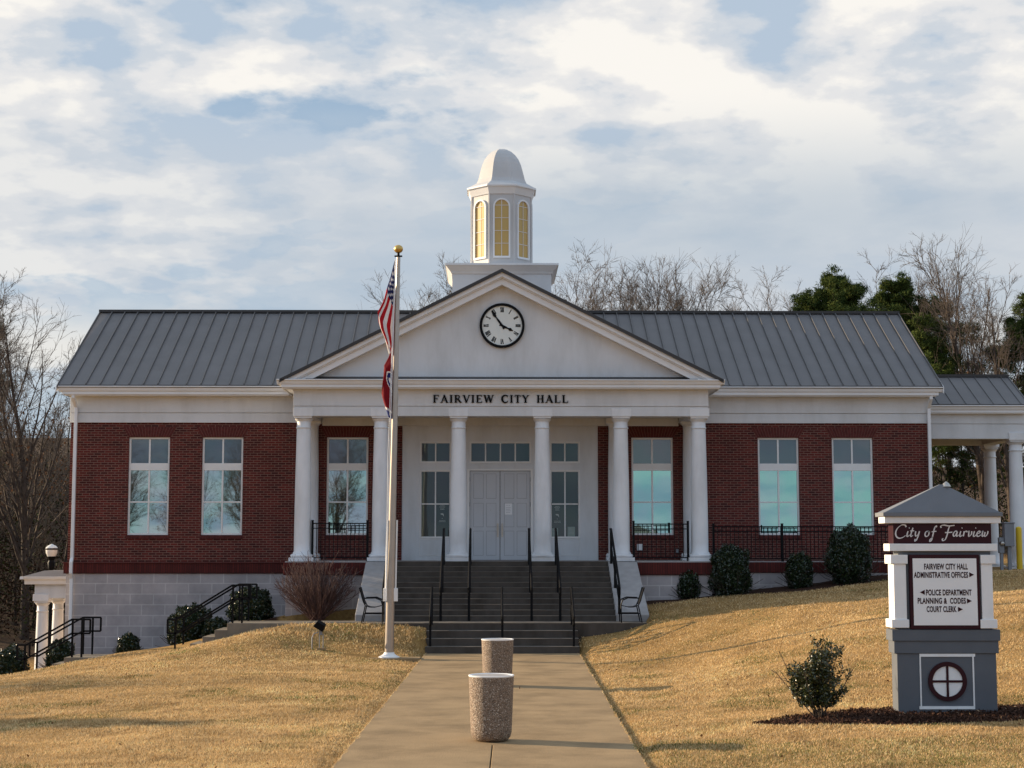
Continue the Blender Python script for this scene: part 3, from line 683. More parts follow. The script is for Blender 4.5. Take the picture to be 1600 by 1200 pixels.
# wing frieze, cornice, gutter
YG = 45.42                                   # gutter face
ZG1, ZG0, ZG00 = AZ(603.5, YG), AZ(611.5, YG), AZ(618, YG)
EX0, EX1 = AX(90, YG, 604), AX(1474, YG, 604)
fr = MB(); ZFM = AZ(645.5, YW)
fr.box(XL-0.01, XR+0.01, YW-0.075, YW+0.05, ZFM, ZG00+0.1); fr.box(XL-0.005, XR+0.005, YW-0.05, YW+0.05, ZBT, ZFM-0.012); fr.box(XL, XR, YW-0.03, YW+0.05, ZFM-0.012, ZFM)
for a, b in ((XL-0.05, XL+0.05), (XR-0.05, XR+0.05)): fr.box(a, b, YW+0.05, YB, ZBT, ZG00+0.1)
fr.box(XL, XR, YB-0.05, YB+0.05, ZBT, ZG00+0.1)
fr.build('frieze', 'stucco', B, bevel=0.004)
cn = MB()
def gutter_run(mb, x0, x1, yf, z1, z0, z00, back, miter=0.28):
    """moulded gutter over a fascia; ends cut back underneath"""
    mb.prismx([(yf, z1), (yf, z1-0.03), (yf+0.035, z1-0.04), (yf+0.06, z0+0.03), (yf+0.075, z0), (back, z0), (back, z1)][::-1], x0, x1)
    mb.box(x0+0.11, x1-0.11, yf+0.10, back, z00+0.03, z0); mb.box(x0+0.16, x1-0.16, yf+0.14, back, z00, z00+0.03)
gutter_run(cn, EX0, XPL-0.1, YG, ZG1, ZG0, ZG00, YG+0.25); gutter_run(cn, XPR+0.1, EX1, YG, ZG1, ZG0, ZG00, YG+0.25)
cn.box(EX0+0.16, EX1-0.16, YG+0.25, YW-0.02, ZG00, ZG00+0.05)
for xa, xb in ((EX0, XL), (XR, EX1)):        # returns at the ends
    cn.box(xa if xa < 0 else xb-0.10, xa+0.10 if xa < 0 else xb, YG+0.25, YB+0.5, ZG0, ZG1)
    cn.box(min(xa, xb)+0.16 if xa < 0 else xa, xb if xa < 0 else xb-0.16, YG+0.25, YB+0.5, ZG00, ZG00+0.05)
cn.build('cornice', 'trim', B, bevel=0.006)
# main roof
YR = 50.25; ZR = AZ(488.5, YR); ZE = ZG1+0.02
RX0, RX1 = AX(157, YR, 487), AX(1408, YR, 490)
RX0 = (RX0+EX0)/2-0.02; RX1 = (RX1+EX1)/2-0.05; YE2 = 2*YR-YG
rf = MB(); th = 0.07
rf.prismx([(YG+0.03, ZE), (YR, ZR), (YE2, ZE), (YE2, ZE-th), (YR, ZR-th), (YG+0.03, ZE-th)][::-1], RX0, RX1)
rf.mat(1); nsm = int(round((RX1-RX0)/0.406)); sp_ = (RX1-RX0)/nsm
for i in range(nsm+1):
    x = RX0+sp_*i; x = min(max(x, RX0+0.024), RX1-0.024); h = 0.062; k = len(rf.v)
    for yy, zz_ in ((YG+0.05, ZE), (YR-0.03, ZR)): rf.v += [(x-.022, yy, zz_), (x+.022, yy, zz_), (x+.009, yy, zz_+h), (x-.009, yy, zz_+h)]
    for f in ((0,1,2,3),(7,6,5,4),(0,3,7,4),(1,5,6,2),(3,2,6,7)): rf.f.append(tuple(k+q for q in f)); rf.m.append(1)
rf.mat(2); rf.box(RX0-0.01, RX1+0.01, YR-0.13, YR+0.13, ZR-0.03, ZR+0.055)
rf.box(RX0, RX1, YG+0.012, YG+0.05, ZE-0.06, ZE+0.008)
rf.build('main_roof', ['roof', 'seam', 'roofedge'], B)
for xx, xa, xb in ((XL, RX0-0.03, RX0), (XR, RX1, RX1+0.03)):
    gb = MB(); gb.prismx([(YG+0.3, ZG1-0.02), (YR, ZR-0.12), (YE2-0.3, ZG1-0.02)], xx-0.03, xx+0.03)
    gb.prismx([(YG+0.03, ZE-0.02), (YR, ZR-0.02), (YE2, ZE-0.02), (YE2, ZE-0.22), (YR, ZR-0.22), (YG+0.03, ZE-0.2)][::-1], xa, xb)
    gb.build('gable_end', 'trim', B)
# portico entablature
YP = 43.62
PX0, PX1 = AX(458, YP, 630), AX(1107, YP, 630)
PZ0, PZM, PZ1 = AZ(650, YP), AZ(634.5, YP), AZ(606, 43.2)
pe = MB(); bd = 0.56
pe.box(PX0, PX1, YP, YP+bd, PZM, PZ1+0.1); pe.box(PX0+0.015, PX1-0.015, YP+0.02, YP+bd-0.02, PZ0, PZM-0.012); pe.box(PX0+0.03, PX1-0.03, YP+0.035, YP+bd-0.03, PZM-0.012, PZM)
for xa, xb in ((PX0, PX0+bd), (PX1-bd, PX1)):
    pe.box(xa, xb, YP+bd, YW-0.08, PZM, PZ1+0.1); pe.box(xa+0.015, xb-0.015, YP+bd-0.02, YW-0.08, PZ0, PZM-0.012)
pe.box(PX0+bd, PX1-bd, YW-0.10, YW-0.001, PZ0-0.1, PZ0+0.2)
pe.build('entablature', 'stucco', B, bevel=0.004)
ce = MB(); ce.box(PX0+bd, PX1-bd, YP+bd, YW-0.1, PZ0+0.12, PZ0+0.17); ce.build('porch_ceiling', 'white', B)
pc = MB(); YPG = 43.2; QX0, QX1 = AX(432, YPG, 598), AX(1133, YPG, 598)
PG1, PG0, PG00 = AZ(592.5, YPG), AZ(600, YPG), AZ(606.5, YPG)
gutter_run(pc, QX0, QX1, YPG, PG1, PG0, PG00, YPG+0.3)
pc.box(QX0+0.16, QX1-0.16, YPG+0.3, YW, PG00, PG00+0.05)
for s_, xe in ((1, QX0), (-1, QX1)):
    a, b = sorted((xe, xe+s_*0.12)); pc.box(a, b, YPG+0.3, YG+0.3, PG0, PG1)
    a, b = sorted((xe+s_*0.11, xe+s_*0.2)); pc.box(a, b, YPG+0.3, YG+0.3, PG00, PG0)
pc.build('portico_cornice', 'trim', B, bevel=0.006)
# pediment
YPD = 43.22; AXP, AZP = at(784.5, 419.5, YPD); slope = (AZP-AZ(590, YPD))/((AX(1125, YPD, 590)-AX(440, YPD, 590))/2)
zb = PG1+0.005
def chev(mb, ztop, zlow, y0, y1, zcut=zb):
    for s_ in (-1, 1):
        xt = (ztop-zcut)/slope; xl = (zlow-zcut)/slope
        poly = [(AXP, zlow), (AXP+s_*xl, zcut), (AXP+s_*xt, zcut), (AXP, ztop)]
        if s_ < 0: poly = poly[::-1]
        mb.prism(poly, y0, y1)
vt = 1/ (FPX/YPD)
ch = MB(); chev(ch, AZP-0.085, AZP-0.21, YPD+0.05, YPD+0.7); chev(ch, AZP-0.21, AZP-0.245, YPD+0.10, YPD+0.7); chev(ch, AZP-0.245, AZP-0.42, YPD+0.16, YPD+0.7)
ch.build('raking_cornice', 'trim', B, bevel=0.004)
ty = MB(); zt = AZP-0.3; ty.prism([(AXP-(zt-zb)/slope, zb), (AXP+(zt-zb)/slope, zb), (AXP, zt)], YPD+0.45, YPD+0.6)
ty.build('tympanum', 'stucco', B)
pr = MB(); 
def slopeface(mb, ztop, y0, y1, t):
    xt = (ztop-zb)/slope
    for s_ in (-1, 1):
        poly = [(AXP, ztop-t), (AXP+s_*xt, zb-t), (AXP+s_*xt, zb), (AXP, ztop)]
        if s_ < 0: poly = poly[::-1]
        mb.prism(poly, y0, y1)
slopeface(pr, AZP-0.02, YPD+0.01, YR+0.2, 0.06); pr.mat(2); slopeface(pr, AZP, YPD-0.02, YPD+0.03, 0.095)
pr.mat(1); yy = YPD+0.4
while yy < YR:
    for s_ in (-1, 1):
        xt = (AZP-0.02-zb)/slope; poly = [(AXP, AZP-0.02), (AXP+s_*xt, zb), (AXP+s_*xt, zb+0.035), (AXP, AZP+0.015)]
        if s_ < 0: poly = poly[::-1]
        pr.prism(poly, yy, yy+0.022)
    yy += 0.406
# little pent roof strip over the horizontal cornice
pr.mat(2); xs_ = (zt-zb)/slope
pr.prismx([(YPG+0.08, zb), (YPD+0.45, zb), (YPD+0.45, zb+0.11)][::-1], AXP-xs_+0.1, AXP+xs_-0.1)
pr.build('portico_roof', ['roof', 'seam', 'roofedge'], B)
# columns
def column(cx_, cy_, zb_, zt_, rb, rt, blk, parent, yb=None, sides=40, tall=0.23):
    s = MB(); H = zt_-zb_
    prof = []
    zs0, zs1 = zb_+0.26, zt_-tall-0.33
    for i in range(15):
        t = i/14; r = rb+(rt-rb)*(t**1.7); prof.append((r, zs0+(zs1-zs0)*t))
    prof = [(rb+0.035, zb_+0.20), (rb+0.02, zs0-0.02), ]+prof+[(rt+0.016, zs1+0.012), (rt+0.022, zs1+0.03), (rt+0.012, zs1+0.045), (rt, zs1+0.06), (rt, zt_-tall-0.13), (rt+0.02, zt_-tall-0.115), (rt+0.06, zt_-tall-0.06)]
    o = s.build('column', 'colw', parent) if False else None
    s.lathe(prof, cx_, cy_, sides); o = s.build('column', 'colw', parent, smooth=True, angle=50)
    b = MB(); w = rb+0.10; b.box(cx_-w, cx_+w, cy_-w, cy_+w, zb_, zb_+0.10)
    pr_ = [(w-0.02, zb_+0.10)]+[(rb+0.04+0.055*math.cos(t), zb_+0.145+0.045*math.sin(t)) for t in np.linspace(-1.3, 1.5, 8)]+[(rb+0.03, zb_+0.20)]
    b.lathe(pr_, cx_, cy_, sides); b.build('column_base', 'colw', o, smooth=True, angle=40)
    c = MB(); w = blk/2; c.box(cx_-w, cx_+w, cy_-w, cy_+w, zt_-tall, zt_); c.box(cx_-w+0.03, cx_+w-0.03, cy_-w+0.03, cy_+w-0.03, zt_-tall-0.05, zt_-tall)
    c.build('capital', 'colw', o, bevel=0.008)
    return o
colpx = [472.5, 594, 716, 847.5, 971, 1093.5]
ZCT = AZ(637.5, YP)
for p in colpx:
    x = AX(p, YCOL); column(x, YCOL, ZFL, ZCT, 0.232, 0.192, 0.54, B)
# the square blocks over the capitals are part of the column; pilasters behind
for p in (472.5, 1093.5, 594, 971):
    x = AX(p, YCOL)
    q = MB(); q.lathe([(0.215, ZFL+0.2), (0.21, ZFL+2.5), (0.19, PZ0-0.3), (0.19, PZ0-0.12), (0.25, PZ0-0.05)], x, YW-0.14, 28)
    q.box(x-0.28, x+0.28, YW-0.40, YW-0.01, ZFL, ZFL+0.10); q.lathe([(0.27, ZFL+0.10), (0.29, ZFL+0.15), (0.25, ZFL+0.2)], x, YW-0.14, 28)
    q.box(x-0.27, x+0.27, YW-0.40, YW-0.01, PZ0-0.05, PZ0+0.1)
    q.build('pilaster', 'colw', B, smooth=True, angle=40)

# stroke lettering ------------------------------------------------
def stroke(mb, pts, w, O, sc, y0, y1, rot=0.0, shear=0.0):
    """flat ribbon along pts (unit letter space) as a thin slab"""
    P = [Vector(p) for p in pts]; Ws = w if isinstance(w, (list, tuple)) else [w]*len(P)
    Lp, Rp = [], []
    for i, p in enumerate(P):
        d = (P[min(i+1, len(P)-1)]-P[max(i-1, 0)]).normalized(); nrm = Vector((-d.y, d.x)); Lp.append(p+nrm*Ws[i]/2); Rp.append(p-nrm*Ws[i]/2)
    def tr_(q):
        x, z = (q.x+shear*q.y)*sc[0], q.y*sc[1]; c, s_ = math.cos(rot), math.sin(rot); return (O[0]+x*c-z*s_, O[1]+x*s_+z*c)
    for i in range(len(P)-1):
        mb.prism([tr_(Rp[i]), tr_(Rp[i+1]), tr_(Lp[i+1]), tr_(Lp[i])], y0, y1)
def arc(cx_, cy_, rx, ry, a0, a1, n=12): return [(cx_+rx*math.cos(R(a0+(a1-a0)*i/n)), cy_+ry*math.sin(R(a0+(a1-a0)*i/n))) for i in range(n+1)]
TK, TN, SF = 0.21, 0.10, 0.075
def serif_glyph(c):
    s = []                                   # list of (pts, width)
    def V(x, y0=0, y1=1, w=TK): s.append(([(x, y0), (x, y1)], w))
    def sf(x, y, w=0.32): s.append(([(x-w/2, y+(SF/2 if y < 0.5 else -SF/2)), (x+w/2, y+(SF/2 if y < 0.5 else -SF/2))], SF))
    if c == 'F': V(.18); sf(.18, 0); s.append(([(.05, .97), (.66, .97)], SF)); s.append(([(.64, .99), (.64, .76)], .06)); s.append(([(.2, .51), (.5, .51)], SF)); s.append(([(.5, .62), (.5, .4)], .05)); adv = .74
    elif c == 'A': s += [([(.12, .02), (.42, .98)], TN), ([(.40, 1.0), (.74, .02)], TK), ([(.22, .34), (.62, .34)], SF)]; sf(.11, 0, .26); sf(.74, 0, .3); adv = .88
    elif c == 'I': V(.2); sf(.2, 0); sf(.2, 1); adv = .42
    elif c == 'R': V(.18); sf(.18, 0); sf(.14, 1, .24); s += [([(.2, .97), (.4, .97)], SF), (arc(.38, .75, .2, .22, 90, -90), [SF, .09, .12, .14, .15, .16, .16, .15, .14, .12, .09, .07, SF]), ([(.2, .53), (.4, .53)], SF), ([(.38, .53), (.74, .02)], TK)]; sf(.76, 0, .22); adv = .86
    elif c == 'V': s += [([(.12, .98), (.42, .02)], TK), ([(.42, .0), (.72, .98)], TN)]; sf(.11, 1, .3); sf(.73, 1, .26); adv = .82
    elif c == 'E': V(.18); s += [([(.05, .03), (.68, .03)], SF), ([(.05, .97), (.64, .97)], SF), ([(.66, .0), (.68, .26)], .06), ([(.63, .99), (.63, .76)], .06), ([(.2, .51), (.5, .51)], SF), ([(.5, .62), (.5, .4)], .05)]; adv = .77
    elif c == 'W': s += [([(.1, .98), (.34, .02)], TK), ([(.34, .02), (.54, .98)], TN), ([(.54, .98), (.8, .02)], TK), ([(.8, .02), (1.02, .98)], TN)]; sf(.1, 1, .28); sf(.54, 1, .26); sf(1.04, 1, .24); adv = 1.14
    elif c == 'C': s += [(arc(.47, .5, .36, .47, 48, 312, 22), [TN*1.2+(TK*1.05-TN)*max(0, math.sin(math.pi*i/22))**1.5 for i in range(23)]), ([(.73, .96), (.73, .70)], .055), ([(.73, .28), (.73, .12)], .05)]; adv = .84
    elif c == 'T': V(.36); sf(.36, 0); s += [([(.04, .97), (.68, .97)], SF), ([(.06, .99), (.06, .74)], .06), ([(.66, .99), (.66, .74)], .06)]; adv = .76
    elif c == 'Y': s += [([(.1, .98), (.38, .45)], TK), ([(.38, .45), (.66, .98)], TN)]; V(.38, 0, .48); sf(.38, 0); sf(.1, 1, .28); sf(.68, 1, .24); adv = .8
    elif c == 'H': V(.18); V(.68); s.append(([(.2, .51), (.66, .51)], SF)); [sf(x, y, .3) for x in (.18, .68) for y in (0, 1)]; adv = .88
    elif c == 'L': V(.18); sf(.18, 1); s += [([(.05, .03), (.66, .03)], SF), ([(.65, .0), (.67, .28)], .06)]; adv = .76
    elif c == 'X': s += [([(.1, .98), (.56, .02)], TK), ([(.54, .98), (.1, .02)], TN)]; [sf(x, y, .24) for x, y in ((.1, 1), (.55, 1), (.1, 0), (.57, 0))]; adv = .68
    else: adv = .5
    return s, adv
def serif_text(txt, x0, x1, z0, z1, y0, y1):
    mb = MB()
    W_ = 0; lay = []
    for c in txt:
        s, a = serif_glyph(c); lay.append((s, W_, c)); W_ += a+(0.13 if c != ' ' else 0.22)
    W_ -= 0.13; sc = ((x1-x0)/W_, z1-z0); k = 0
    for s, ox, c in lay+[([], 0, ' ')]:
        if c == ' ': mb.build('name_word', 'black', B); mb = MB()
        for pts, w in s:
            k += 1; e = (k % 7)*0.0006; ww = [q*1.0 for q in w] if isinstance(w, list) else w
            stroke(mb, [(p[0]+ox, p[1]) for p in pts], ww, (x0, z0), sc, y0-e, y1)
x0, z0 = at(676.5, 629.3, YP); x1, z1 = at(888.5, 617.5, YP)
serif_text('FAIRVIEW CITY HALL', x0, x1, z0, z1, YP-0.035, YP-0.002)
# clock
YCK = YPD+0.44; ckx, ckz = at(784.5, 509, YCK); r36 = 35.5/FPX*YCK
ck = MB()
def disc(mb, r0, r1, y0, y1, n=64):
    for i in range(n):
        a, b = 2*math.pi*i/n, 2*math.pi*(i+1)/n
        if r0 > 0: mb.prism([(ckx+r1*math.cos(a), ckz+r1*math.sin(a)), (ckx+r1*math.cos(b), ckz+r1*math.sin(b)), (ckx+r0*math.cos(b), ckz+r0*math.sin(b)), (ckx+r0*math.cos(a), ckz+r0*math.sin(a))], y0, y1)
    if r0 <= 0: mb.prism([(ckx+r1*math.cos(2*math.pi*i/n), ckz+r1*math.sin(2*math.pi*i/n)) for i in range(n)], y0, y1)
disc(ck, 0, r36*0.9, YCK-0.03, YCK+0.005)
ckf = ck.build('clock', 'clockface', B)
rg = MB(); disc(rg, r36*0.885, r36, YCK-0.07, YCK+0.005); rg.build('clock_ring', 'black', ckf)
for h, t in enumerate(['XII', 'I', 'II', 'III', 'IV', 'V', 'VI', 'VII', 'VIII', 'IX', 'X', 'XI']):
    nm = MB(); a = -h*math.pi/6; hh = r36*0.22; sx = hh*0.62; Wd = 0; lay = []
    for c in t:
        s, ad = serif_glyph(c); ad *= 0.8; lay.append((s, Wd)); Wd += ad
    for s, ox in lay:
        for k, (pts, w) in enumerate(s):
            ww = [q*1.15 for q in w] if isinstance(w, list) else w*1.25
            rr = r36*0.60; O = (ckx-math.sin(a)*rr-math.cos(a)*Wd/2*sx, ckz+math.cos(a)*rr-math.sin(a)*Wd/2*sx)
            stroke(nm, [((p[0]*0.85+ox), p[1]) for p in pts], ww, O, (sx, hh), YCK-0.034-k*0.0004, YCK-0.029, rot=a)
    nm.build('numeral', 'black', ckf)
for L_, wid, ang, nme, yo in ((0.80, 0.055, -324*math.pi/180, 'minute_hand', 0.05), (0.54, 0.06, -(116)*math.pi/180, 'hour_hand', 0.042)):
    hd = MB(); d = (-math.sin(ang), math.cos(ang)); n_ = (d[1], -d[0]); Lh = L_*r36
    q = lambda t, w: (ckx+d[0]*t*Lh+n_[0]*w*r36, ckz+d[1]*t*Lh+n_[1]*w*r36)
    for (t0, w0, t1, w1) in ((-0.22, .06, 0.0, .04), (0.0, .05, .35, .045), (.35, .045, .55, .028), (.55, .028, .72, .075), (.72, .075, 1.0, .012)):
        hd.prism([q(t0, w0), q(t1, w1), q(t1, -w1), q(t0, -w0)][::-1], YCK-yo, YCK-yo+0.006)
    hd.build(nme, 'black', ckf)

# cupola
YCU = YR-0.1; ccx = AX(783.5, YCU, 420)
bx0, bx1 = AX(706, YCU-1.5, 440), AX(860.5, YCU-1.5, 440); hb = (bx1-bx0)/2
cb = MB(); zc1, zc0 = AZ(411, YCU-hb-0.2), AZ(428, YCU-hb)
cb.box(ccx-hb, ccx+hb, YCU-hb, YCU+hb, ZR-0.9, zc0+0.05)
cupb = cb.build('cupola_base', 'stucco', B)
cc_ = MB(); hw = (AX(872, YCU-1.7, 412)-AX(694.5, YCU-1.7, 412))/2
cc_.frustum((ccx-hb-.03, ccx+hb+.03, YCU-hb-.03, YCU+hb+.03), (ccx-hb-.06, ccx+hb+.06, YCU-hb-.06, YCU+hb+.06), zc0, zc0+0.06)
cc_.frustum((ccx-hb-.05, ccx+hb+.05, YCU-hb-.05, YCU+hb+.05), (ccx-hw+.02, ccx+hw-.02, YCU-hw+.02, YCU+hw-.02), zc0+0.06, zc1-0.07)
cc_.box(ccx-hw, ccx+hw, YCU-hw, YCU+hw, zc1-0.07, zc1); cc_.frustum((ccx-hw, ccx+hw, YCU-hw, YCU+hw), (ccx-1.0, ccx+1.0, YCU-1.0, YCU+1.0), zc1, zc1+0.12)
cc_.build('cupola_base_cornice', 'trim', cupb, bevel=0.008)
ap = (AX(829.5, YCU, 350)-AX(738, YCU, 350))/2       # apothem
cr = ap/math.cos(math.pi/8); ph = math.pi/8
dr = MB(); zd0, zd1 = zc1+0.02, AZ(291, YCU-ap)
wz0, wz1 = AZ(400, YCU-ap), AZ(312, YCU-ap)          # window bottom, arch crown
ww_ = (AX(796, YCU-ap, 350)-AX(774, YCU-ap, 350))/2
dr.lathe([(cr, zd0), (cr, zd1)], ccx, YCU, 8, ph)
drum = dr.build('cupola_drum', 'white', B, bevel=0.006)
mo = MB()                                             # corner battens
for i in range(8):
    t = ph+i*math.pi/4; mo.tube([(ccx+cr*math.cos(t), YCU+cr*math.sin(t), zd0), (ccx+cr*math.cos(t), YCU+cr*math.sin(t), zd1)], 0.035, 6)
mo.build('corner_moulding', 'white', drum)
def cup_window(ang):
    a = Vector((math.cos(ang), math.sin(ang))); tdir = Vector((-math.sin(ang), math.cos(ang)))
    w = MB()
    def pt(u, z, o): p = Vector((ccx, YCU))+a*(ap+o)+tdir*u; return (p.x, p.y, z)
    zs = wz1-ww_; outer = [(ww_+.05, wz0-.06)]+[((ww_+.05)*math.cos(R(t)), zs+(ww_+.05)*math.sin(R(t))) for t in range(0, 181, 12)]+[(-ww_-.05, wz0-.06)]
    inner = [(ww_, wz0)]+[(ww_*math.cos(R(t)), zs+ww_*math.sin(R(t))) for t in range(0, 181, 12)]+[(-ww_, wz0)]
    n = len(outer)
    for i in range(n):
        j = (i+1) % n
        A, Bq, Cq, D = outer[i], outer[j], inner[j], inner[i]
        w.face([pt(*A, .05), pt(*Bq, .05), pt(*Cq, .05), pt(*D, .05)]); w.face([pt(*D, .05), pt(*Cq, .05), pt(*Cq, .0), pt(*D, .0)]); w.face([pt(*A, .0), pt(*Bq, .0), pt(*Bq, .05), pt(*A, .05)])
    w.mat(1); w.face([pt(u, z, .006) for u, z in inner]); w.mat(0)
    def slab(u0, u1, z0, z1): w.face([pt(u0, z0, .022), pt(u1, z0, .022), pt(u1, z1, .022), pt(u0, z1, .022)])
    slab(-.008, .008, wz0, wz1)
    for i in range(1, 5): z = wz0+(zs+ww_*0.2-wz0)*i/4.0; slab(-ww_, ww_, z-.007, z+.007)
    w.build('cupola_window', ['trim', 'amber'], drum)
for i in range(8): cup_window(i*math.pi/4)
hc8 = (AX(838, YCU, 295)-AX(731, YCU, 295))/2; k8 = 1/math.cos(math.pi/8)
zk1, zk0 = AZ(288, YCU-1.0), AZ(302, YCU-1.0)
kk = MB(); kk.lathe([(cr+.03, zk0), (cr+.05, zk0+.05), (hc8*k8-.05, zk1-.07), (hc8*k8, zk1-.06), (hc8*k8, zk1)], ccx, YCU, 8, ph); kk.build('cupola_cornice', 'trim', B, bevel=0.005)
dm = MB(); ztop = AZ(233.5, YCU); Hd = ztop-zk1
rr0 = (AX(822, YCU, 280)-AX(746, YCU, 280))/2*k8
prof = [(hc8*k8-.02, 0), (hc8*k8*.90, .04), (rr0*1.02, .13), (rr0*.95, .22), (rr0*.90, .34), (rr0*.85, .46), (rr0*.78, .60), (rr0*.69, .72), (rr0*.56, .83), (rr0*.40, .92), (rr0*.22, .98), (rr0*.06, 1.0)]
dm.lathe([(r, zk1+Hd*t) for r, t in prof], ccx, YCU, 8, ph); dm.build('dome', 'white', B)

# downspouts
for px, pxb, zb_ in ((121, 112, -0.9), (1449, 1453, 1.7)):
    x = AX(px, YW, 640); y = YW-0.14; d = MB(); s_ = 0.045
    xg = x-0.02 if x < 0 else x
    d.tube([(xg, YG+0.17, ZG0+0.02), (xg, YG+0.17, ZG00-0.05), (x, y, ZG00-0.32), (x, y, ZS1+0.16), (x, y-0.09, ZS1+0.02), (x, y-0.09, ZS0+0.02), (x, y, ZS0-0.14), (x, y, zb_)], 0.062, 4)
    d.build('downspout', 'trim', B, bevel=0.006)
# weather cover and light box on the brick behind the right rail
for p0, q0, p1, q1 in ((995, 850, 1004, 860), (1056, 858, 1060, 864)):
    e_ = MB(); x0, z1 = at(p0, q0, YW); x1, z0 = at(p1, q1, YW); e_.box(x0, x1, YW-0.07, YW, z0, z1); e_.build('outlet_box', 'trim' if p0 < 1000 else 'meter', B, bevel=0.008)

# lower side entrance at the left end
YS = 47.0; sx0, sz1 = at(31, 901, YS); sz0 = AZ(913, YS); fz0 = AZ(935, YS); fzm = AZ(931.5, YS)
sc_ = MB(); y1 = 49.6
sc_.prismx([(YS, sz1), (YS+.03, sz1-.08), (YS+.1, sz1-.1), (YS+.13, sz0), (y1-.13, sz0), (y1, sz1)][::-1], sx0+.1, XL); sc_.box(sx0, sx0+.1, YS+.0, y1, sz1-.08, sz1); sc_.box(sx0+.14, XL, YS+.14, y1-.14, sz0-.0, sz0+.1)
sc_.build('side_porch_cornice', 'trim', B, bevel=0.006)
sr = MB(); xh_ = AX(38, YS); sr.frustum((sx0+.05, XL, YS+.05, y1-.05), (sx0+.5, XL, YS+.7, y1-.7), sz1, sz1+.16); sr.build('side_porch_roof', 'roof', B)
sf_ = MB(); fx0 = AX(57, YS+.3); sf_.box(fx0, XL, YS+.25, YS+.7, fz0, sz0+.02); sf_.box(fx0, fx0+.45, YS+.7, y1-.5, fz0, sz0+.02); sf_.build('side_porch_beam', 'stucco', B, bevel=0.004)
for px, yy in ((65, YS+.45), (89.5, 49.0)):
    x = AX(px, yy, 1000); column(x, yy, -1.6, fz0+0.12, 0.185, 0.155, 0.46, B, tall=0.20)

# covered drive-through at the right end
YQ = 46.7; qg1, qg0, qg00 = AZ(633, YQ, 1500), AZ(640, YQ, 1500), AZ(646, YQ, 1500)
XQ = AX(1612, YQ, 636)
cq = MB(); gutter_run(cq, XR+.02, XQ, YQ, qg1, qg0, qg00, YQ+.25); yq2 = 50.6
cq.box(XQ-.1, XQ, YQ+.25, yq2, qg0, qg1); cq.box(XR+.02, XQ-.16, YQ+.25, yq2, qg00, qg00+.05); cq.build('drive_cornice', 'trim', B, bevel=0.006)
bq0 = AZ(685.5, YQ+.3, 1500); bqm = AZ(662, YQ+.3, 1500); xb1 = AX(1603, YQ+.3, 660)
bq = MB(); bq.box(XR+.02, xb1, YQ+.3, YQ+.75, bqm, qg00+.02); bq.box(XR+.02, xb1-.015, YQ+.32, YQ+.73, bq0, bqm-.01); bq.box(XR+.05, xb1-.03, YQ+.34, YQ+.71, bqm-.01, bqm)
bq.box(xb1-.45, xb1-.0, YQ+.75, yq2-.75, bq0, qg00+.02); bq.box(XR+.02, xb1, yq2-.75, yq2-.3, bq0, qg00+.02); bq.build('drive_beam', 'stucco', B, bevel=0.004)
cl_ = MB(); cl_.box(XR+.02, xb1-.45, YQ+.75, yq2-.75, bq0+.2, bq0+.25); cl_.build('drive_ceiling', 'white', B)
rq = MB(); yqr = (YQ+yq2)/2; zqr = AZ(588, yqr, 1500); 
rq.prismx([(YQ+.02, qg1+.02), (yqr, zqr), (yq2, qg1+.02), (yq2, qg1-.04), (yqr, zqr-.07), (YQ+.02, qg1-.04)][::-1], XR-.3, XQ-.05); rq.mat(1)
x = XR+.1
while x < XQ-.05: rq.prismx([(YQ+.04, qg1+.02), (yqr, zqr), (yqr, zqr+.036), (YQ+.04, qg1+.056)][::-1], x-.011, x+.011); x += .406
rq.prismx([(YQ+.04, qg1+.02), (yqr, zqr), (yqr, zqr+.036), (YQ+.04, qg1+.056)][::-1], XQ-.075, XQ-.045)
rq.mat(2); rq.box(XR-.3, XQ-.04, yqr-.11, yqr+.11, zqr-.03, zqr+.05); rq.box(XR+.02, XQ-.05, YQ+.01, YQ+.04, qg1-.02, qg1+.028); rq.build('drive_roof', ['roof', 'seam', 'roofedge'], B)
zdr = AZ(888, YQ+.5, 1590)
column(AX(1591, YQ+.52), YQ+.52, zdr-.05, bq0+.18, .225, .185, .50, B, tall=.22)
column(AX(1549, yq2-.55, 800), yq2-.55, zdr-.05, bq0+.1, .205, .18, .48, B, tall=.18)
# drive slab
dv = MB(); dv.box(AX(1455, 46), 40, 45.6, 53, zdr-.25, zdr-.035); tag(dv.build('driveway', 'concrete', bevel=.02), None, kind='structure')

# yellow bollard and utility cabinet
bl = MB(); x = AX(1587, 46.9); bl.lathe([(.0, 0), (.085, 0), (.085, 1.18), (.08, 1.22), (.05, 1.25), (.0, 1.26)], 0, 0, 24)
o = bl.build('bollard', 'yellow', smooth=True); o.location = (x, 46.6, zdr-.04); tag(o, 'yellow painted steel bollard beside the right driveway column', 'bollard')
ux = AX(1571, 46.2); ub = root('utility_meter', (ux, 46.2, zdr-.3), 'grey electrical meter cabinet on posts near the yellow bollard', 'utility box')
u = MB(); u.box(-.05, .23, -.12, .12, .95, 1.6); u.box(-.07, .25, -.14, .14, 1.6, 1.64); u.box(-.20, -.05, -.06, .08, .75, 1.2); u.build('cabinet', 'meter', ub, bevel=.012, local=True)
u = MB(); u.box(.06, .16, -.03, .05, .0, .95); u.build('post', 'meter', ub, local=True)
u = MB(); u.box(-.16, -.08, -.03, .05, .0, .75); u.build('post', 'meter', ub, local=True)
u = MB(); u.lathe([(.07, 0), (.075, .04), (.05, .09), (0.01, .1)], 0, 0, 20)
o = u.build('dial', 'steel', ub, local=True, smooth=True); o.location = (-.125, -.06, 1.03); o.rotation_euler = (R(90), 0, 0)

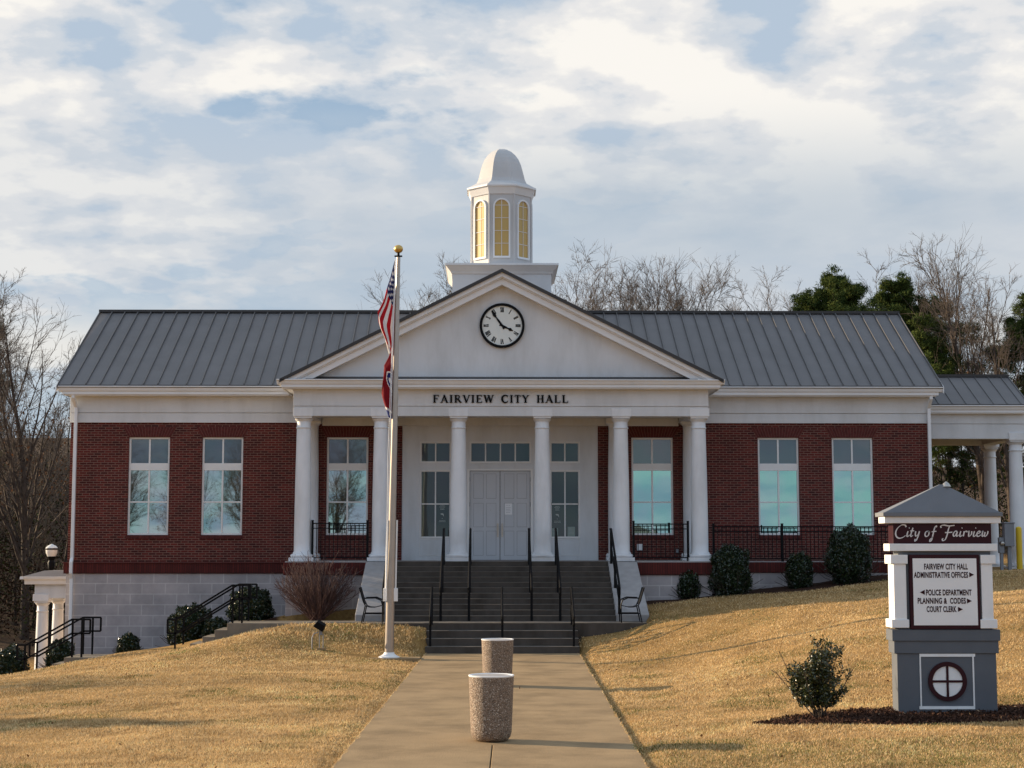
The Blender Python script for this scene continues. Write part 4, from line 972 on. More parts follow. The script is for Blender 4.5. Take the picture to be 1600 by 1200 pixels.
# ------------------------------------------------------------------ railings
def grail(name, label, x0, x1, y, zf, h=0.95, n=None, cat='railing', group=None, retl=0, retr=0):
    r = root(name, ((x0+x1)/2, y, zf), label, cat, group)
    p = MB(); p.box(x0, x1, y-.02, y+.02, zf+h-.03, zf+h); p.box(x0, x1, y-.018, y+.018, zf+h-.16, zf+h-.135); p.box(x0, x1, y-.018, y+.018, zf+.08, zf+.11); p.build('rail', 'black', r)
    b = MB(); n = n or int((x1-x0)/.115)
    for i in range(1, n): x = x0+(x1-x0)*i/n; b.box(x-.009, x+.009, y-.009, y+.009, zf+.11, zf+h-.03)
    b.build('balusters', 'black', r)
    k = max(1, round((x1-x0)/1.9))
    for i in range(k+1):
        x = x0+(x1-x0)*i/k; q = MB(); q.box(x-.03, x+.03, y-.03, y+.03, zf, zf+h+.06); q.box(x-.036, x+.036, y-.036, y+.036, zf+h+.06, zf+h+.075); q.build('post', 'black', r)
    return r
grail('porch_railing', 'short black picket railing between the two leftmost portico columns', AX(488, YCOL-.1), AX(574, YCOL-.1), YCOL-.1, ZFL, AZ(817, YCOL-.1)-ZFL, group='picket railings of the porch')
grail('porch_railing', 'short black picket railing between the two rightmost portico columns', AX(990, YCOL-.1), AX(1075, YCOL-.1), YCOL-.1, ZFL, AZ(818, YCOL-.1)-ZFL, group='picket railings of the porch')
grail('terrace_railing', 'long black picket railing in front of the right wing windows', AX(1115, 44.35), XTR-.02, 44.35, ZFL-.04, AZ(822, 44.35)-ZFL+.04)
def hrail(label, x, y0, z0, y1, z1, h=.9, w=.05, group='black handrails on the front steps', mid=True, ext=.28):
    r = root('handrail', (x, y0, z0), label, 'handrail', group)
    m = MB(); m.tube([(x, y0, z0+h-.28), (x, y0-.10, z0+h-.25), (x, y0-.12, z0+h-.08), (x, y0-.02, z0+h), (x, y1, z1+h), (x, y1+ext, z1+h)], w/2, 8)
    m.tube([(x, y0, z0+h*.52), (x, y1, z1+h*.52)], w/2.6, 8); m.build('rail', 'black', r, smooth=True)
    for yy, zz_ in ((y0, z0), (y1, z1))+((((y0+y1)/2, (z0+z1)/2),) if mid else ()):
        q = MB(); q.box(x-w/2, x+w/2, yy-w/2, yy+w/2, zz_-.04, zz_+h); q.build('post', 'black', r)
    return r
lab = {600: 'black handrail against the left cheek wall behind the flagpole', 689: 'left of the two black handrails below the left sidelight and left door jamb', 733: 'black handrail in line with the left edge of the entrance doors',
       830.5: 'black handrail in line with the right edge of the entrance doors', 875: 'black handrail below the right sidelight on the upper steps', 967: 'black handrail along the right cheek wall of the upper steps'}
for px, t in lab.items(): hrail(t, AX(px, YUP), YUP, ZL, YF-.1, ZFL-rz2*.4, .92, .062)
lab2 = {673: 'short handrail at the left edge of the bottom steps', 785: 'short handrail in the middle of the bottom steps behind the planters', 896: 'short handrail at the right edge of the bottom steps'}
for px, t in lab2.items(): hrail(t, AX(px, YFT+.1), YFT+.1, 0.1, YLD+.02, ZL, .86, .055, group='short handrails on the bottom steps', mid=False, ext=.12)
def siderail(label, xa, xb, y, za, zb_, e0=.22, e1=.45):
    """xa = upper x (right), xb = lower x (left)"""
    r = root('stair_railing', (xa, y, za), label, 'railing', 'black railings of the side walk')
    h = .92; d = .34; w = .042; m = MB()
    for k in (0, d):
        pts = [(xa+e1, y, za+h-k), (xa, y, za+h-k), (xb, y, zb_+h-k), (xb-e0, y, zb_+h-k)]
        for p, q in zip(pts[:-1], pts[1:]): m.bar(p, q, w)
    m.bar((xa+e1, y, za+h), (xa+e1, y, za+h-d), w); m.bar((xb-e0, y, zb_+h), (xb-e0, y, zb_+h-d), w); m.build('rail', 'black', r)
    for x, z in ((xa+.02, za), (xa+e1-.2, za), (xb-.03, zb_)):
        q = MB(); q.box(x-.021, x+.021, y-.021, y+.021, z-.05, z+h-.021); q.build('post', 'black', r)
xs1 = XLW-.02; xs1b = XLW-1.25
siderail('front black railing beside the middle steps of the left side walk', xs1+.12, xs1b, YLD+.08, ZL, zl); siderail('rear black railing beside the middle steps of the left side walk', xs1+.12, xs1b, YLD+1.15, ZL, zl)
xs2 = AX(105, YLD); 
siderail('front black railing beside the lowest steps at far left', xs2+.15, xs2-.95, YLD+.08, zl, zl-.62); siderail('rear black railing beside the lowest steps at far left', xs2+.15, xs2-.95, YLD+1.15, zl, zl-.62)

# ------------------------------------------------------------------ patio chairs on the landing
def chair(px, flip, label):
    x = AX(px, 40.1); r = root('metal_armchair', (x, 40.15, ZL), label, 'chair', 'black metal armchairs beside the steps')
    s = -1 if flip else 1                           # s=1 faces +x
    for yy in (-.27, .27):
        f = MB(); t = .016
        f.tube([(s*-.30, yy, .86), (s*-.20, yy, .52), (s*-.15, yy, .42), (s*-.24, yy, .0)], t, 6)
        f.tube([(s*-.17, yy, .60), (s*.10, yy, .61), (s*.24, yy, .55), (s*.28, yy, .42), (s*.27, yy, .0)], t, 6)
        f.tube([(s*-.20, yy, .22), (s*.27, yy, .22)], t*.8, 6)
        f.build('side_frame', 'black', r, local=True, smooth=True)
    q = MB(); pr_ = [(-.15, .42), (-.05, .385), (.08, .38), (.20, .41), (.25, .42)]
    k = len(q.v)
    for a, b in zip(pr_[:-1], pr_[1:]): q.face([(s*a[0], -.26, a[1]), (s*b[0], -.26, b[1]), (s*b[0], .26, b[1]), (s*a[0], .26, a[1])]); q.face([(s*a[0], .26, a[1]-.012), (s*b[0], .26, b[1]-.012), (s*b[0], -.26, b[1]-.012), (s*a[0], -.26, a[1]-.012)]); q.face([(s*a[0], -.26, a[1]-.012), (s*b[0], -.26, b[1]-.012), (s*b[0], -.26, b[1]), (s*a[0], -.26, a[1])])
    q.build('seat', 'black', r, local=True)
    q = MB()
    for a, b in (((-.155, .44), (-.30, .86)),): 
        q.face([(s*a[0], -.26, a[1]), (s*b[0], -.26, b[1]), (s*b[0], .26, b[1]), (s*a[0], .26, a[1])]); q.face([(s*(a[0]-.014), -.26, a[1]), (s*(b[0]-.014), -.26, b[1]), (s*(b[0]-.014), .26, b[1]), (s*(a[0]-.014), .26, a[1])])
        q.face([(s*a[0], -.26, a[1]), (s*b[0], -.26, b[1]), (s*(b[0]-.014), -.26, b[1]), (s*(a[0]-.014), -.26, a[1])])
    q.build('backrest', 'black', r, local=True)
chair(582, False, 'black metal armchair left of the steps facing right'); chair(986, True, 'black metal armchair right of the steps facing left')

# ------------------------------------------------------------------ planters / ash urns on the path
def urn(px, Y, r_, h, label):
    x = AX(px, Y); rt = root('concrete_bin', (x, Y, .014), label, 'trash can', 'aggregate bins on the front path')
    b = MB(); pr_ = [(r_*.62, 0), (r_*.74, .02), (r_*.84, .055), (r_*.885, .11), (r_*.90, .18), (r_*.93, h*.5), (r_*.985, h-.025), (r_*.985, h-.02)]
    b.lathe(pr_, 0, 0, 64); b.build('bin_body', 'aggr', rt, local=True, smooth=True, angle=50)
    c = MB(); c.lathe([(r_*.985, h-.02), (r_, h-.012), (r_, h-.002), (r_*.985, h), (r_*.90, h), (r_*.88, h-.005), (r_*.86, h-.010)], 0, 0, 64); c.build('rim', 'swhite', rt, local=True, smooth=True, angle=50)
    c = MB(); c.lathe([(r_*.86, h-.012), (r_*.86, h-.007), (.01, h-.006)], 0, 0, 48); c.build('sand_pan', 'cheek', rt, local=True)
urn(768, 21.6, .305, .86, 'nearer of two speckled aggregate bins on the path'); urn(777.5, 29.9, .30, .85, 'farther speckled aggregate bin on the path half hidden by the nearer one')

# ------------------------------------------------------------------ flagpole and flags
YPO = 37.0; fxp = AX(608, YPO, 1020); zp0 = .035; ztp = AZ(402, YPO, 624)
FP = root('flagpole', (fxp, YPO, zp0), 'tall aluminium flagpole with a gold ball left of the path', 'flagpole')
Hp = ztp-zp0
# pole leans a hair as in the photo
lean = (AX(622.5, YPO, 402)-fxp)/Hp
p = MB(); p.tube([(0, 0, 0), (lean*Hp*.4, 0, Hp*.4), (lean*Hp, 0, Hp)], [.105, .082, .046], 24); p.build('pole', 'alu', FP, local=True, smooth=True)
p = MB(); p.lathe([(.24, 0), (.24, .02), (.17, .05), (.13, .08), (.112, .12)], 0, 0, 32); p.build('base_collar', 'swhite', FP, local=True, smooth=True)
p = MB(); p.lathe([(.03, 0), (.03, .12)], lean*Hp, 0, 12); p.v = [(a, b, c+Hp) for a, b, c in p.v]; p.box(lean*Hp-.09, lean*Hp+.09, -.03, .03, Hp+.01, Hp+.04); p.build('truck', 'black', FP, local=True)
p = MB(); p.lathe([(.012+.095*math.sin(math.pi*i/14), .095-.095*math.cos(math.pi*i/14)) for i in range(15)], lean*Hp, 0, 24); p.v = [(a, b, c+Hp+.10) for a, b, c in p.v]; p.build('gold_ball', 'gold', FP, local=True, smooth=True)
p = MB(); hz = AZ(931, YPO, 612)
for sx_ in (-1, 1): p.box(sx_*.12-.045+lean*hz, sx_*.12+.045+lean*hz, -.06, .05, hz-.16, hz+.14)
p.build('halyard_box', 'swhite', FP, local=True, bevel=.008)
for sx_, zt_ in ((-1, AZ(815, YPO, 605)), (1, AZ(815, YPO, 620))):
    p = MB(); p.tube([(lean*hz+sx_*.115, -.02, hz+.1), (lean*zt_+sx_*.11, -.02, zt_)], .02, 8); p.build('conduit', 'swhite', FP, local=True)
p = MB(); p.tube([(lean*zp0-.085, -.05, 1.3), (lean*Hp*.5-.13, -.08, Hp*.5), (lean*Hp-.07, -.04, Hp-.05)], .009, 6)
p.tube([(lean*1.3-.09, -.10, 1.3), (lean*Hp*.5-.09, -.13, Hp*.5), (lean*Hp-.06, -.06, Hp-.05)], .009, 6); p.build('halyard', 'paper', FP, local=True)
def flag(name, ztop_, Hh, Lf, prof, colour, label, folds=3.2, seed=0, nu=78, nv=52, tail=.8):
    """limp flag: hoist on the pole, fly hanging down; prof = (z, x) silhouette of the top edge"""
    V = np.zeros((nu+1, nv+1, 3)); rr = random.Random(seed); zz_ = [q[0] for q in prof]; xx_ = [q[1] for q in prof]
    for i in range(nu+1):
        u = i/nu
        for j in range(nv+1):
            v = j/nv; s_ = u*Lf
            zt = np.interp(s_, zz_, [q[2] for q in prof]); xt = np.interp(s_, zz_, xx_)
            vz = v**.9; z = zt*(1-vz)+(-Hh-s_*tail)*vz
            x = xt*float(np.interp(v, [0, .15, .42, .62, .8, 1], [1, .86, .15, .62, .05, .25]))*(1+.06*math.sin(9*u+5*v))
            yf_ = float(np.interp(v, [0, .2, .42, .62, .8, 1], [0, -.05, -.02, .06, .10, .14]))*(.6+.4*u)+.018*math.sin(14*v+9*u)
            z += .012*math.sin(20*u+11*v)
            V[i, j] = (-.07-x, -.03+yf_*min(1, u*8), z)
    idx_ = np.arange((nu+1)*(nv+1)).reshape(nu+1, nv+1)
    F = np.stack([idx_[:-1, :-1], idx_[1:, :-1], idx_[1:, 1:], idx_[:-1, 1:]], -1).reshape(-1, 4)
    U, Vv = np.meshgrid((np.arange(nu)+.5)/nu, (np.arange(nv)+.5)/nv, indexing='ij')
    cols = np.array([colour(a, b) for a, b in zip(U.ravel(), Vv.ravel())])
    o = npmesh(name, V.reshape(-1, 3), F, 'flag', cols, smooth=True)
    o.location = (fxp+lean*ztop_, YPO, ztop_); m = o.modifiers.new('thick', 'SOLIDIFY'); m.thickness = .003
    tag(o, label, 'flag'); return o
def us(u, v):
    if u < .4 and v < 7/13:
        a = u/.4*11; b = v/(7/13)*9
        if (int(a)+int(b)) % 2 == 0 and abs(a % 1-.5) < .33 and abs(b % 1-.5) < .40 and 0 < int(b) < 9: return (.72, .72, .74)
        return (.018, .025, .11)
    return (.48, .012, .02) if int(v*13) % 2 == 0 else (.75, .73, .72)
def tn(u, v):
    if u > .93: return (.02, .03, .16)
    if .905 < u: return (.75, .73, .72)
    d = math.hypot((u-.36)*1.67, v-.5)
    if d < .28:
        for k in range(3):
            a = math.pi*2*k/3+.5
            if math.hypot((u-.36)*1.67-.13*math.cos(a), v-.5-.13*math.sin(a)) < .085: return (.75, .73, .72)
        return (.02, .03, .16)
    if d < .315: return (.75, .73, .72)
    return (.24, .006, .012)
s_px = YPO/FPX
zf1 = AZ(404, YPO, 622)
flag('american_flag', zf1, 1.15, 1.9, [(0, 0, 0), (.5, .12, -.48), (1.0, .27, -.95), (1.35, .40, -1.28), (1.5, .36, -1.5), (1.9, .22, -1.9)], us, 'limp stars and stripes flag hanging at the top of the flagpole', 4.2, 1, tail=.70)
zf2 = AZ(545, YPO, 618)
flag('state_flag', zf2, .92, 1.35, [(0, 0, 0), (.4, .20, -.38), (.8, .25, -.75), (1.1, .25, -1.05), (1.35, .10, -1.6)], tn, 'limp red and blue state flag hanging below the striped flag', 3.4, 2, tail=.55)

# ------------------------------------------------------------------ flood light in the lawn
YFL = 37.4; flx = AX(501, YFL, 1015); FLt = root('flood_light', (flx, YFL, tz(flx, YFL)), 'small black ground flood light on a bent conduit in the left lawn', 'flood light')
h = MB(); 
for a in (0,): 
    h.frustum((-.13, .13, -.10, .10), (-.10, .10, -.08, .08), 0, .15)
ho = h.build('lamp_head', 'black', FLt, local=True, bevel=.01); ho.location = (-.05, 0, .50); ho.rotation_euler = (R(18), R(30), 0)
h = MB(); h.box(-.035, .035, -.03, .03, .34, .52); h.tube([(-.03, 0, .34), (-.03, 0, .0)], .011, 8); h.tube([(.055, 0, .36), (.055, 0, .0)], .011, 8); h.build('stem', 'meter', FLt, local=True)
h = MB(); h.tube([(-.20, 0, .0), (-.20, 0, .28), (-.16, 0, .37), (-.06, 0, .40)], .013, 8); h.build('conduit', 'meter', FLt, local=True, smooth=True)
h = MB(); h.box(-.08, .12, -.07, .07, .0, .045); h.build('footing', 'concrete', FLt, local=True)

# street lamp far left
YLM = 56.0; lx, lzt = at(81, 850, YLM); lzb = tz(lx, YLM); SLm = root('street_lamp', (lx, YLM, lzb), 'black post lamp with a white acorn globe behind the side porch', 'street lamp')
H0 = lzt-lzb; gh = 20/FPX*YLM
p = MB(); p.lathe([(.12, 0), (.12, .3), (.06, .4), (.05, H0-gh-.45), (.10, H0-gh-.40), (.13, H0-gh-.2), (.09, H0-gh-.12), (.15, H0-gh+.02)], 0, 0, 16); p.build('post', 'black', SLm, local=True, smooth=True)
p = MB(); p.lathe([(.13, 0), (.19, gh*.3), (.205, gh*.6), (.20, gh*.72), (.15, gh*.85), (.06, gh*.95), (.02, gh)], 0, 0, 24); o = p.build('globe', 'lampglass', SLm, local=True, smooth=True); o.location = (0, 0, H0-gh)
p = MB(); p.lathe([(.212, 0), (.216, .03), (.212, .05)], 0, 0, 24); o = p.build('band', 'black', SLm, local=True); o.location = (0, 0, H0-gh+gh*.56)

# ------------------------------------------------------------------ monument sign
YSG = 22.7; zsg = tz(SGX, YSG)-.03
sg = root('monument_sign', (SGX, YSG, 0), 'grey and white directory sign with a pyramid roof in the right lawn', 'sign')
def sbox(mb, p0, p1, q0, q1, f=0.0, d=.42): 
    """front face f metres in front of the body plane, pixel box given in the photo"""
    Y = YSG-f; x0, z1 = at(p0, q0, Y); x1, z0 = at(p1, q1, Y); mb.box(x0, x1, Y, YSG+d+f, z0, z1)
def slab3(name, m, boxes, bev=.006, parent=sg):
    b = MB()
    for q in boxes: sbox(b, *q)
    return b.build(name, m, parent, bevel=bev)
slab3('pedestal', 'sgrey', [(1401.5, 1559.5, 1020, 1122, 0.0, .31)]); slab3('pedestal_ledge', 'sgrey', [(1397, 1561, 1001.5, 1021, .02, .29), (1394, 1563.5, 984, 1001.5, .04, .28)])
slab3('core', 'sgrey', [(1403, 1551, 858, 985, .0, .28)])
slab3('lower_cornice', 'swhite', [(1389.5, 1558.5, 849.5, 861, .06, .22)]); slab3('upper_cornice', 'swhite', [(1382, 1564, 807, 817.5, .07, .22)])
slab3('title_panel', 'maroon', [(1395, 1549.5, 817, 850, .02, .24)])
slab3('pillar', 'swhite', [(1396, 1417.5, 881, 968, .04, .24), (1391.5, 1418.5, 867, 881, .06, .24), (1393.5, 1421, 968, 981, .06, .24)]); slab3('pillar', 'swhite', [(1532.5, 1553, 881, 968, .04, .24), (1532, 1556, 867, 881, .06, .24), (1532, 1559, 968, 982, .06, .24)])
pf = MB(); sbox(pf, 1420.5, 1533, 866.5, 983, .055, -.0); fr_ = pf.build('panel_frame', 'maroon', sg, bevel=.006)
pf = MB(); x0, z1 = at(1426, 872.5, YSG-.065); x1, z0 = at(1528.5, 977, YSG-.065); pf.box(x0, x1, YSG-.062, YSG-.04, z0, z1); board = pf.build('directory_board', 'sboard', sg)
rfm = MB(); x0, zf1_ = at(1380, 800.5, YSG-.11); x1, zf0_ = at(1567, 807, YSG-.11)
dd_ = .38; rfm.box(x0, x1, YSG-.11, YSG+dd_, zf0_, zf1_); xa_, za_ = at(1471, 757, YSG+.13)
rfm.frustum((x0+.02, x1-.02, YSG-.09, YSG+dd_-.02), (xa_-.03, xa_+.03, YSG+.12, YSG+.16), zf1_, za_); rfm.build('sign_roof', 'sroof', sg, bevel=.005)
rfm = MB(); rfm.lathe([(.07, za_-.03), (.05, za_+.0), (.045, za_+.012), (.005, za_+.045)], xa_+.07, YSG+.14, 12); rfm.build('roof_cap', 'steel', sg)
# emblem
em = MB(); Y = YSG-.004
for q in ((1436.5, 1523.5, 1021.5, 1026), (1436.5, 1523.5, 1103.5, 1108), (1436.5, 1440.5, 1026, 1103.5), (1519, 1523.5, 1026, 1103.5)):
    x0, z1 = at(q[0], q[2], Y); x1, z0 = at(q[1], q[3], Y); em.box(x0, x1, YSG-.012, YSG+.01, z0, z1)
em.build('emblem_border', 'swhite', sg)
ex, ez = at(1480, 1064.5, YSG); er = 30/FPX*YSG
_c = (ckx, ckz); ckx, ckz = ex, ez
em = MB(); disc(em, 0, er*.82, YSG-.012, YSG+.01, 48); em.build('emblem_disc', 'swhite', sg)
em = MB(); disc(em, er*.78, er, YSG-.03, YSG+.01, 48); em.box(ex-er*.06, ex+er*.06, YSG-.024, YSG+.005, ez-er*.8, ez+er*.8); em.box(ex-er*.8, ex-er*.06, YSG-.022, YSG+.005, ez-er*.06, ez+er*.06); em.box(ex+er*.06, ex+er*.8, YSG-.022, YSG+.005, ez-er*.06, ez+er*.06); em.build('emblem_wheel', 'maroon', sg)
ckx, ckz = _c
# sans lettering from the built-in font
def sans(txt, px0, px1, py0, py1, mb_parent, m='maroon', Y=YSG-.065, bold=.035):
    cu = bpy.data.curves.new('txt', 'FONT'); cu.body = txt; cu.size = 1; cu.extrude = .0; cu.offset = bold; cu.space_character = 1.08
    to = bpy.data.objects.new('txt', cu); C.objects.link(to); dg = bpy.context.evaluated_depsgraph_get(); me = bpy.data.meshes.new_from_object(to.evaluated_get(dg)); bpy.data.objects.remove(to)
    vs = np.array([v.co[:] for v in me.vertices]); mn, mx_ = vs.min(0), vs.max(0)
    x0, z0 = at(px0, py1, Y); x1, z1 = at(px1, py0, Y); off = WL[sg.name]
    for v in me.vertices:
        x = x0+(v.co.x-mn[0])/(mx_[0]-mn[0])*(x1-x0); z = z0+(v.co.y-mn[1])/(mx_[1]-mn[1])*(z1-z0); v.co = (x-off[0], Y-off[1], z-off[2])
    me.materials.clear(); me.materials.append(M[m]); o = bpy.data.objects.new('lettering', me); C.objects.link(o); o.parent = mb_parent; return o
LT = [('FAIRVIEW CITY HALL', 1444, 1512, 880.5, 890), ('ADMINISTRATIVE OFFICES', 1428, 1512.5, 893.5, 903), ('POLICE DEPARTMENT', 1447, 1518, 921, 930.5), ('PLANNING &  CODES', 1434, 1509, 934, 943.5), ('COURT CLERK', 1448, 1494.5, 947, 956.5)]
for t in LT: sans(*t, board)
for px, py, s_ in ((1514.5, 898, 1), (1445, 925.5, -1), (1511, 939, 1), (1497, 952, 1)):
    x, z = at(px, py, YSG-.066); w_, h_ = 7.5/FPX*YSG*s_, 3.8/FPX*YSG
    poly = [(x, z-h_), (x+w_, z), (x, z+h_)]; ar = MB(); ar.prism(poly if s_ > 0 else poly[::-1], YSG-.0665, YSG-.063); ar.build('arrow', 'maroon', board)
# brush script
def crs(pts, n=7):
    P = [Vector(p) for p in pts]; P = [P[0]*2-P[1]]+P+[P[-1]*2-P[-2]]; out = []
    for i in range(1, len(P)-2):
        for k in range(n):
            t = k/n; a, b, c, d = P[i-1], P[i], P[i+1], P[i+2]; out.append(0.5*((2*b)+(c-a)*t+(2*a-5*b+4*c-d)*t*t+(-a+3*b-3*c+d)*t**3))
    out.append(P[-2]); return out
GL = {   # x-height 1, photo-like brush script, already slanted
 'C': [[(2.3,1.75),(2.0,2.1),(1.2,2.1),(.35,1.5),(.0,.7),(.25,-.05),(.9,-.35),(1.7,-.2),(2.3,.15)]],
 'i': [[(.35,.95),(.2,.45),(.2,.05),(.45,.0),(.75,.25)], [(.55,1.5),(.62,1.62)]],
 't': [[(.6,1.6),(.35,.8),(.2,.2),(.35,-.02),(.75,.2)], [(.05,1.0),(.9,1.05)]],
 'y': [[(.25,.95),(.2,.35),(.4,.05),(.85,.35),(1.1,.95)], [(1.1,.95),(.85,.0),(.5,-.75),(.2,-.85),(.25,-.5)]],
 'o': [[(.75,.95),(.3,.85),(.1,.35),(.3,.0),(.75,.05),(1.0,.5),(.9,.9),(.65,.95),(1.2,.8)]],
 'f': [[(1.35,1.75),(1.1,1.95),(.8,1.4),(.6,.4),(.35,-.7),(.0,-.95),(.05,-.55),(.6,-.1)], [(.25,.85),(1.3,.95)]],
 'F': [[(.1,1.6),(.0,1.95),(.7,2.1),(1.8,1.95),(3.1,2.05)], [(2.0,1.95),(1.75,1.2),(1.55,.2),(1.2,-.6),(.7,-.8),(.55,-.5),(.75,-.35)], [(1.05,.7),(1.9,.72),(2.7,.78)]],
 'a': [[(1.0,.9),(.5,.95),(.1,.45),(.25,.05),(.6,.15),(1.0,.9)], [(1.0,.9),(.9,.3),(1.0,.0),(1.35,.25)]],
 'r': [[(.3,.95),(.25,.5),(.15,.0)], [(.22,.5),(.5,.9),(.85,.95),(.9,.75)]],
 'v': [[(.1,.8),(.3,.95),(.3,.2),(.45,.0),(.9,.4),(.95,.95)]],
 'e': [[(.2,.5),(.75,.65),(.75,.92),(.45,.95),(.12,.5),(.25,.03),(.7,.05),(1.0,.3)]],
 'w': [[(.1,.8),(.3,.95),(.2,.25),(.4,.0),(.75,.35),(.85,.8)], [(.85,.8),(.75,.2),(1.0,.0),(1.4,.45),(1.5,.98)]]}
ADV = dict(C=2.35, i=.72, t=.95, y=1.35, o=1.25, f=1.3, F=2.75, a=1.35, r=.98, v=1.12, e=1.02, w=1.6); ADV[' '] = .75
tm = MB(); xx = 0; txt = 'City of Fairview'; tot = sum(ADV[c]+.1 for c in txt); Yt = YSG-.022
x0, z0 = at(1399, 838, Yt); x1, _ = at(1544.5, 838, Yt); scx = (x1-x0)/tot; xh = 8.3/FPX*YSG
kk_ = 0
for c in txt:
    if c == ' ': tm.build('title_word', 'sletter', sg); tm = MB()
    for pl in GL.get(c, []):
        pts = crs([(p[0], p[1]) for p in pl]); ws = []
        for i in range(len(pts)):
            d = pts[min(i+1, len(pts)-1)]-pts[max(i-1, 0)]; an = math.atan2(d.y, d.x); ws.append(.11+.20*abs(math.sin(an-R(30))))
        kk_ += 1; stroke(tm, [(p.x+xx+.12*p.y, p.y) for p in pts], ws, (x0, z0), (scx, xh), Yt-.004-(kk_ % 5)*.0004, Yt+.004)
    xx += ADV[c]+.1
tm.build('title_word', 'sletter', sg)

# ------------------------------------------------------------------ vegetation helpers
def unit(a): return a/np.maximum(np.linalg.norm(a, axis=-1, keepdims=True), 1e-9)
def grow(rg, P0, D0, Ln, R0, npt, wob, trop, R1=0.35):
    """polylines (N,npt,3) with radii (N,npt)"""
    n = len(P0); pts = np.zeros((n, npt, 3)); pts[:, 0] = P0; d = unit(D0); rad = np.zeros((n, npt))
    for i in range(npt):
        rad[:, i] = R0*(1-(1-R1)*i/(npt-1))
        if i: pts[:, i] = pts[:, i-1]+d*(Ln/(npt-1))[:, None]; 
        d = unit(d+rg.normal(0, wob, (n, 3))+np.array([0, 0, trop]))
    return pts, rad
def spawn(rg, pts, rad, k, t0, t1, ang, angv):
    n, m, _ = pts.shape; t = rg.uniform(t0, t1, (n, k)); t = np.sort(t, 1); f = t*(m-1); i = np.minimum(f.astype(int), m-2); u = f-i
    ar = np.arange(n)[:, None]; A = pts[ar, i]; Bp = pts[ar, i+1]; P = A+(Bp-A)*u[..., None]; d = unit(Bp-A)
    r = rad[ar, i]*(1-u)+rad[ar, i+1]*u
    a = unit(np.cross(d, unit(rg.normal(0, 1, (n, k, 3))))); th = np.abs(rg.normal(ang, angv, (n, k)))[..., None]
    D = d*np.cos(th)+a*np.sin(th)
    return P.reshape(-1, 3), D.reshape(-1, 3), r.reshape(-1), t.reshape(-1)
def tubes(lists):
    Vs, Fs, lv = [], [], []; base = 0
    for pts, rad, sides, tagm in lists:
        n, m, _ = pts.shape; d = np.zeros_like(pts); d[:, 1:-1] = pts[:, 2:]-pts[:, :-2]; d[:, 0] = pts[:, 1]-pts[:, 0]; d[:, -1] = pts[:, -1]-pts[:, -2]; d = unit(d)
        ref = np.where(np.abs(d[..., 2:3]) < .9, np.array([0, 0, 1.]), np.array([1., 0, 0])); a = unit(np.cross(d, ref)); b = np.cross(d, a)
        th = np.arange(sides)*2*np.pi/sides
        V = pts[:, :, None]+rad[:, :, None, None]*(a[:, :, None]*np.cos(th)[None, None, :, None]+b[:, :, None]*np.sin(th)[None, None, :, None])
        idx = base+np.arange(n*m*sides).reshape(n, m, sides); nx_ = np.roll(idx, -1, 2)
        F = np.stack([idx[:, :-1], nx_[:, :-1], nx_[:, 1:], idx[:, 1:]], -1).reshape(-1, 4)
        Vs.append(V.reshape(-1, 3)); Fs.append(F); lv.append(np.full(len(F), tagm)); base += n*m*sides
    return np.concatenate(Vs), np.concatenate(Fs), np.concatenate(lv)
def bare(seed, H, r0=.2, dome=.72, limbs=16, t0=.25, ang=.75, lr=.42, sub=(9, 6, 4), narrow=1.0, lean=(0, 0), fork=0, minr=.009):
    rg = np.random.default_rng(seed); L0 = []
    nt_ = max(1, fork); D = np.tile(np.array([lean[0], lean[1], 1.0]), (nt_, 1))+(rg.normal(0, .22, (nt_, 3))*np.array([1, 1, 0]) if fork else 0)
    tp, tr_ = grow(rg, np.zeros((nt_, 3))-np.array([0, 0, .3]), D, np.full(nt_, H*.80), np.full(nt_, r0), 14, .035, .02, .12); L0.append((tp, tr_, 7, 0))
    P, D, r, t = spawn(rg, tp, tr_, limbs, t0, .96, ang, .15)
    D[:, 2] = np.abs(D[:, 2])*1.1+.15
    Ln = H*lr*(1.02-t*dome)*rg.uniform(.65, 1.15, len(t))*narrow; p1, r1 = grow(rg, P, D, Ln, np.maximum(r*.5, minr*1.8), 8, .07, .07, .25); L0.append((p1, r1, 5, 0))
    P, D, r, t = spawn(rg, p1, r1, sub[0], .15, .98, .65, .2); par = np.repeat(Ln, sub[0]); Ln2 = par*(.55-.25*t)*rg.uniform(.5, 1.2, len(t))
    p2, r2 = grow(rg, P, D, Ln2, np.maximum(r*.5, minr*1.2), 6, .09, .06, .35); L0.append((p2, r2, 4, 1))
    if len(sub) > 1:
        P, D, r, t = spawn(rg, p2, r2, sub[1], .15, 1.0, .6, .25); par = np.repeat(Ln2, sub[1]); Ln3 = par*.5*rg.uniform(.5, 1.2, len(t))
        p3, r3 = grow(rg, P, D, Ln3, np.maximum(r*.5, minr*.8), 4, .10, .05, .5); L0.append((p3, r3, 3, 1))
        if len(sub) > 2:
            P, D, r, t = spawn(rg, p3, r3, sub[2], .2, 1.0, .55, .25); par = np.repeat(Ln3, sub[2]); Ln4 = par*.6*rg.uniform(.5, 1.2, len(t))
            p4, r4 = grow(rg, P, D, Ln4, np.maximum(r*.6, minr*.55), 3, .12, .05, .6); L0.append((p4, r4, 3, 1))
    return L0
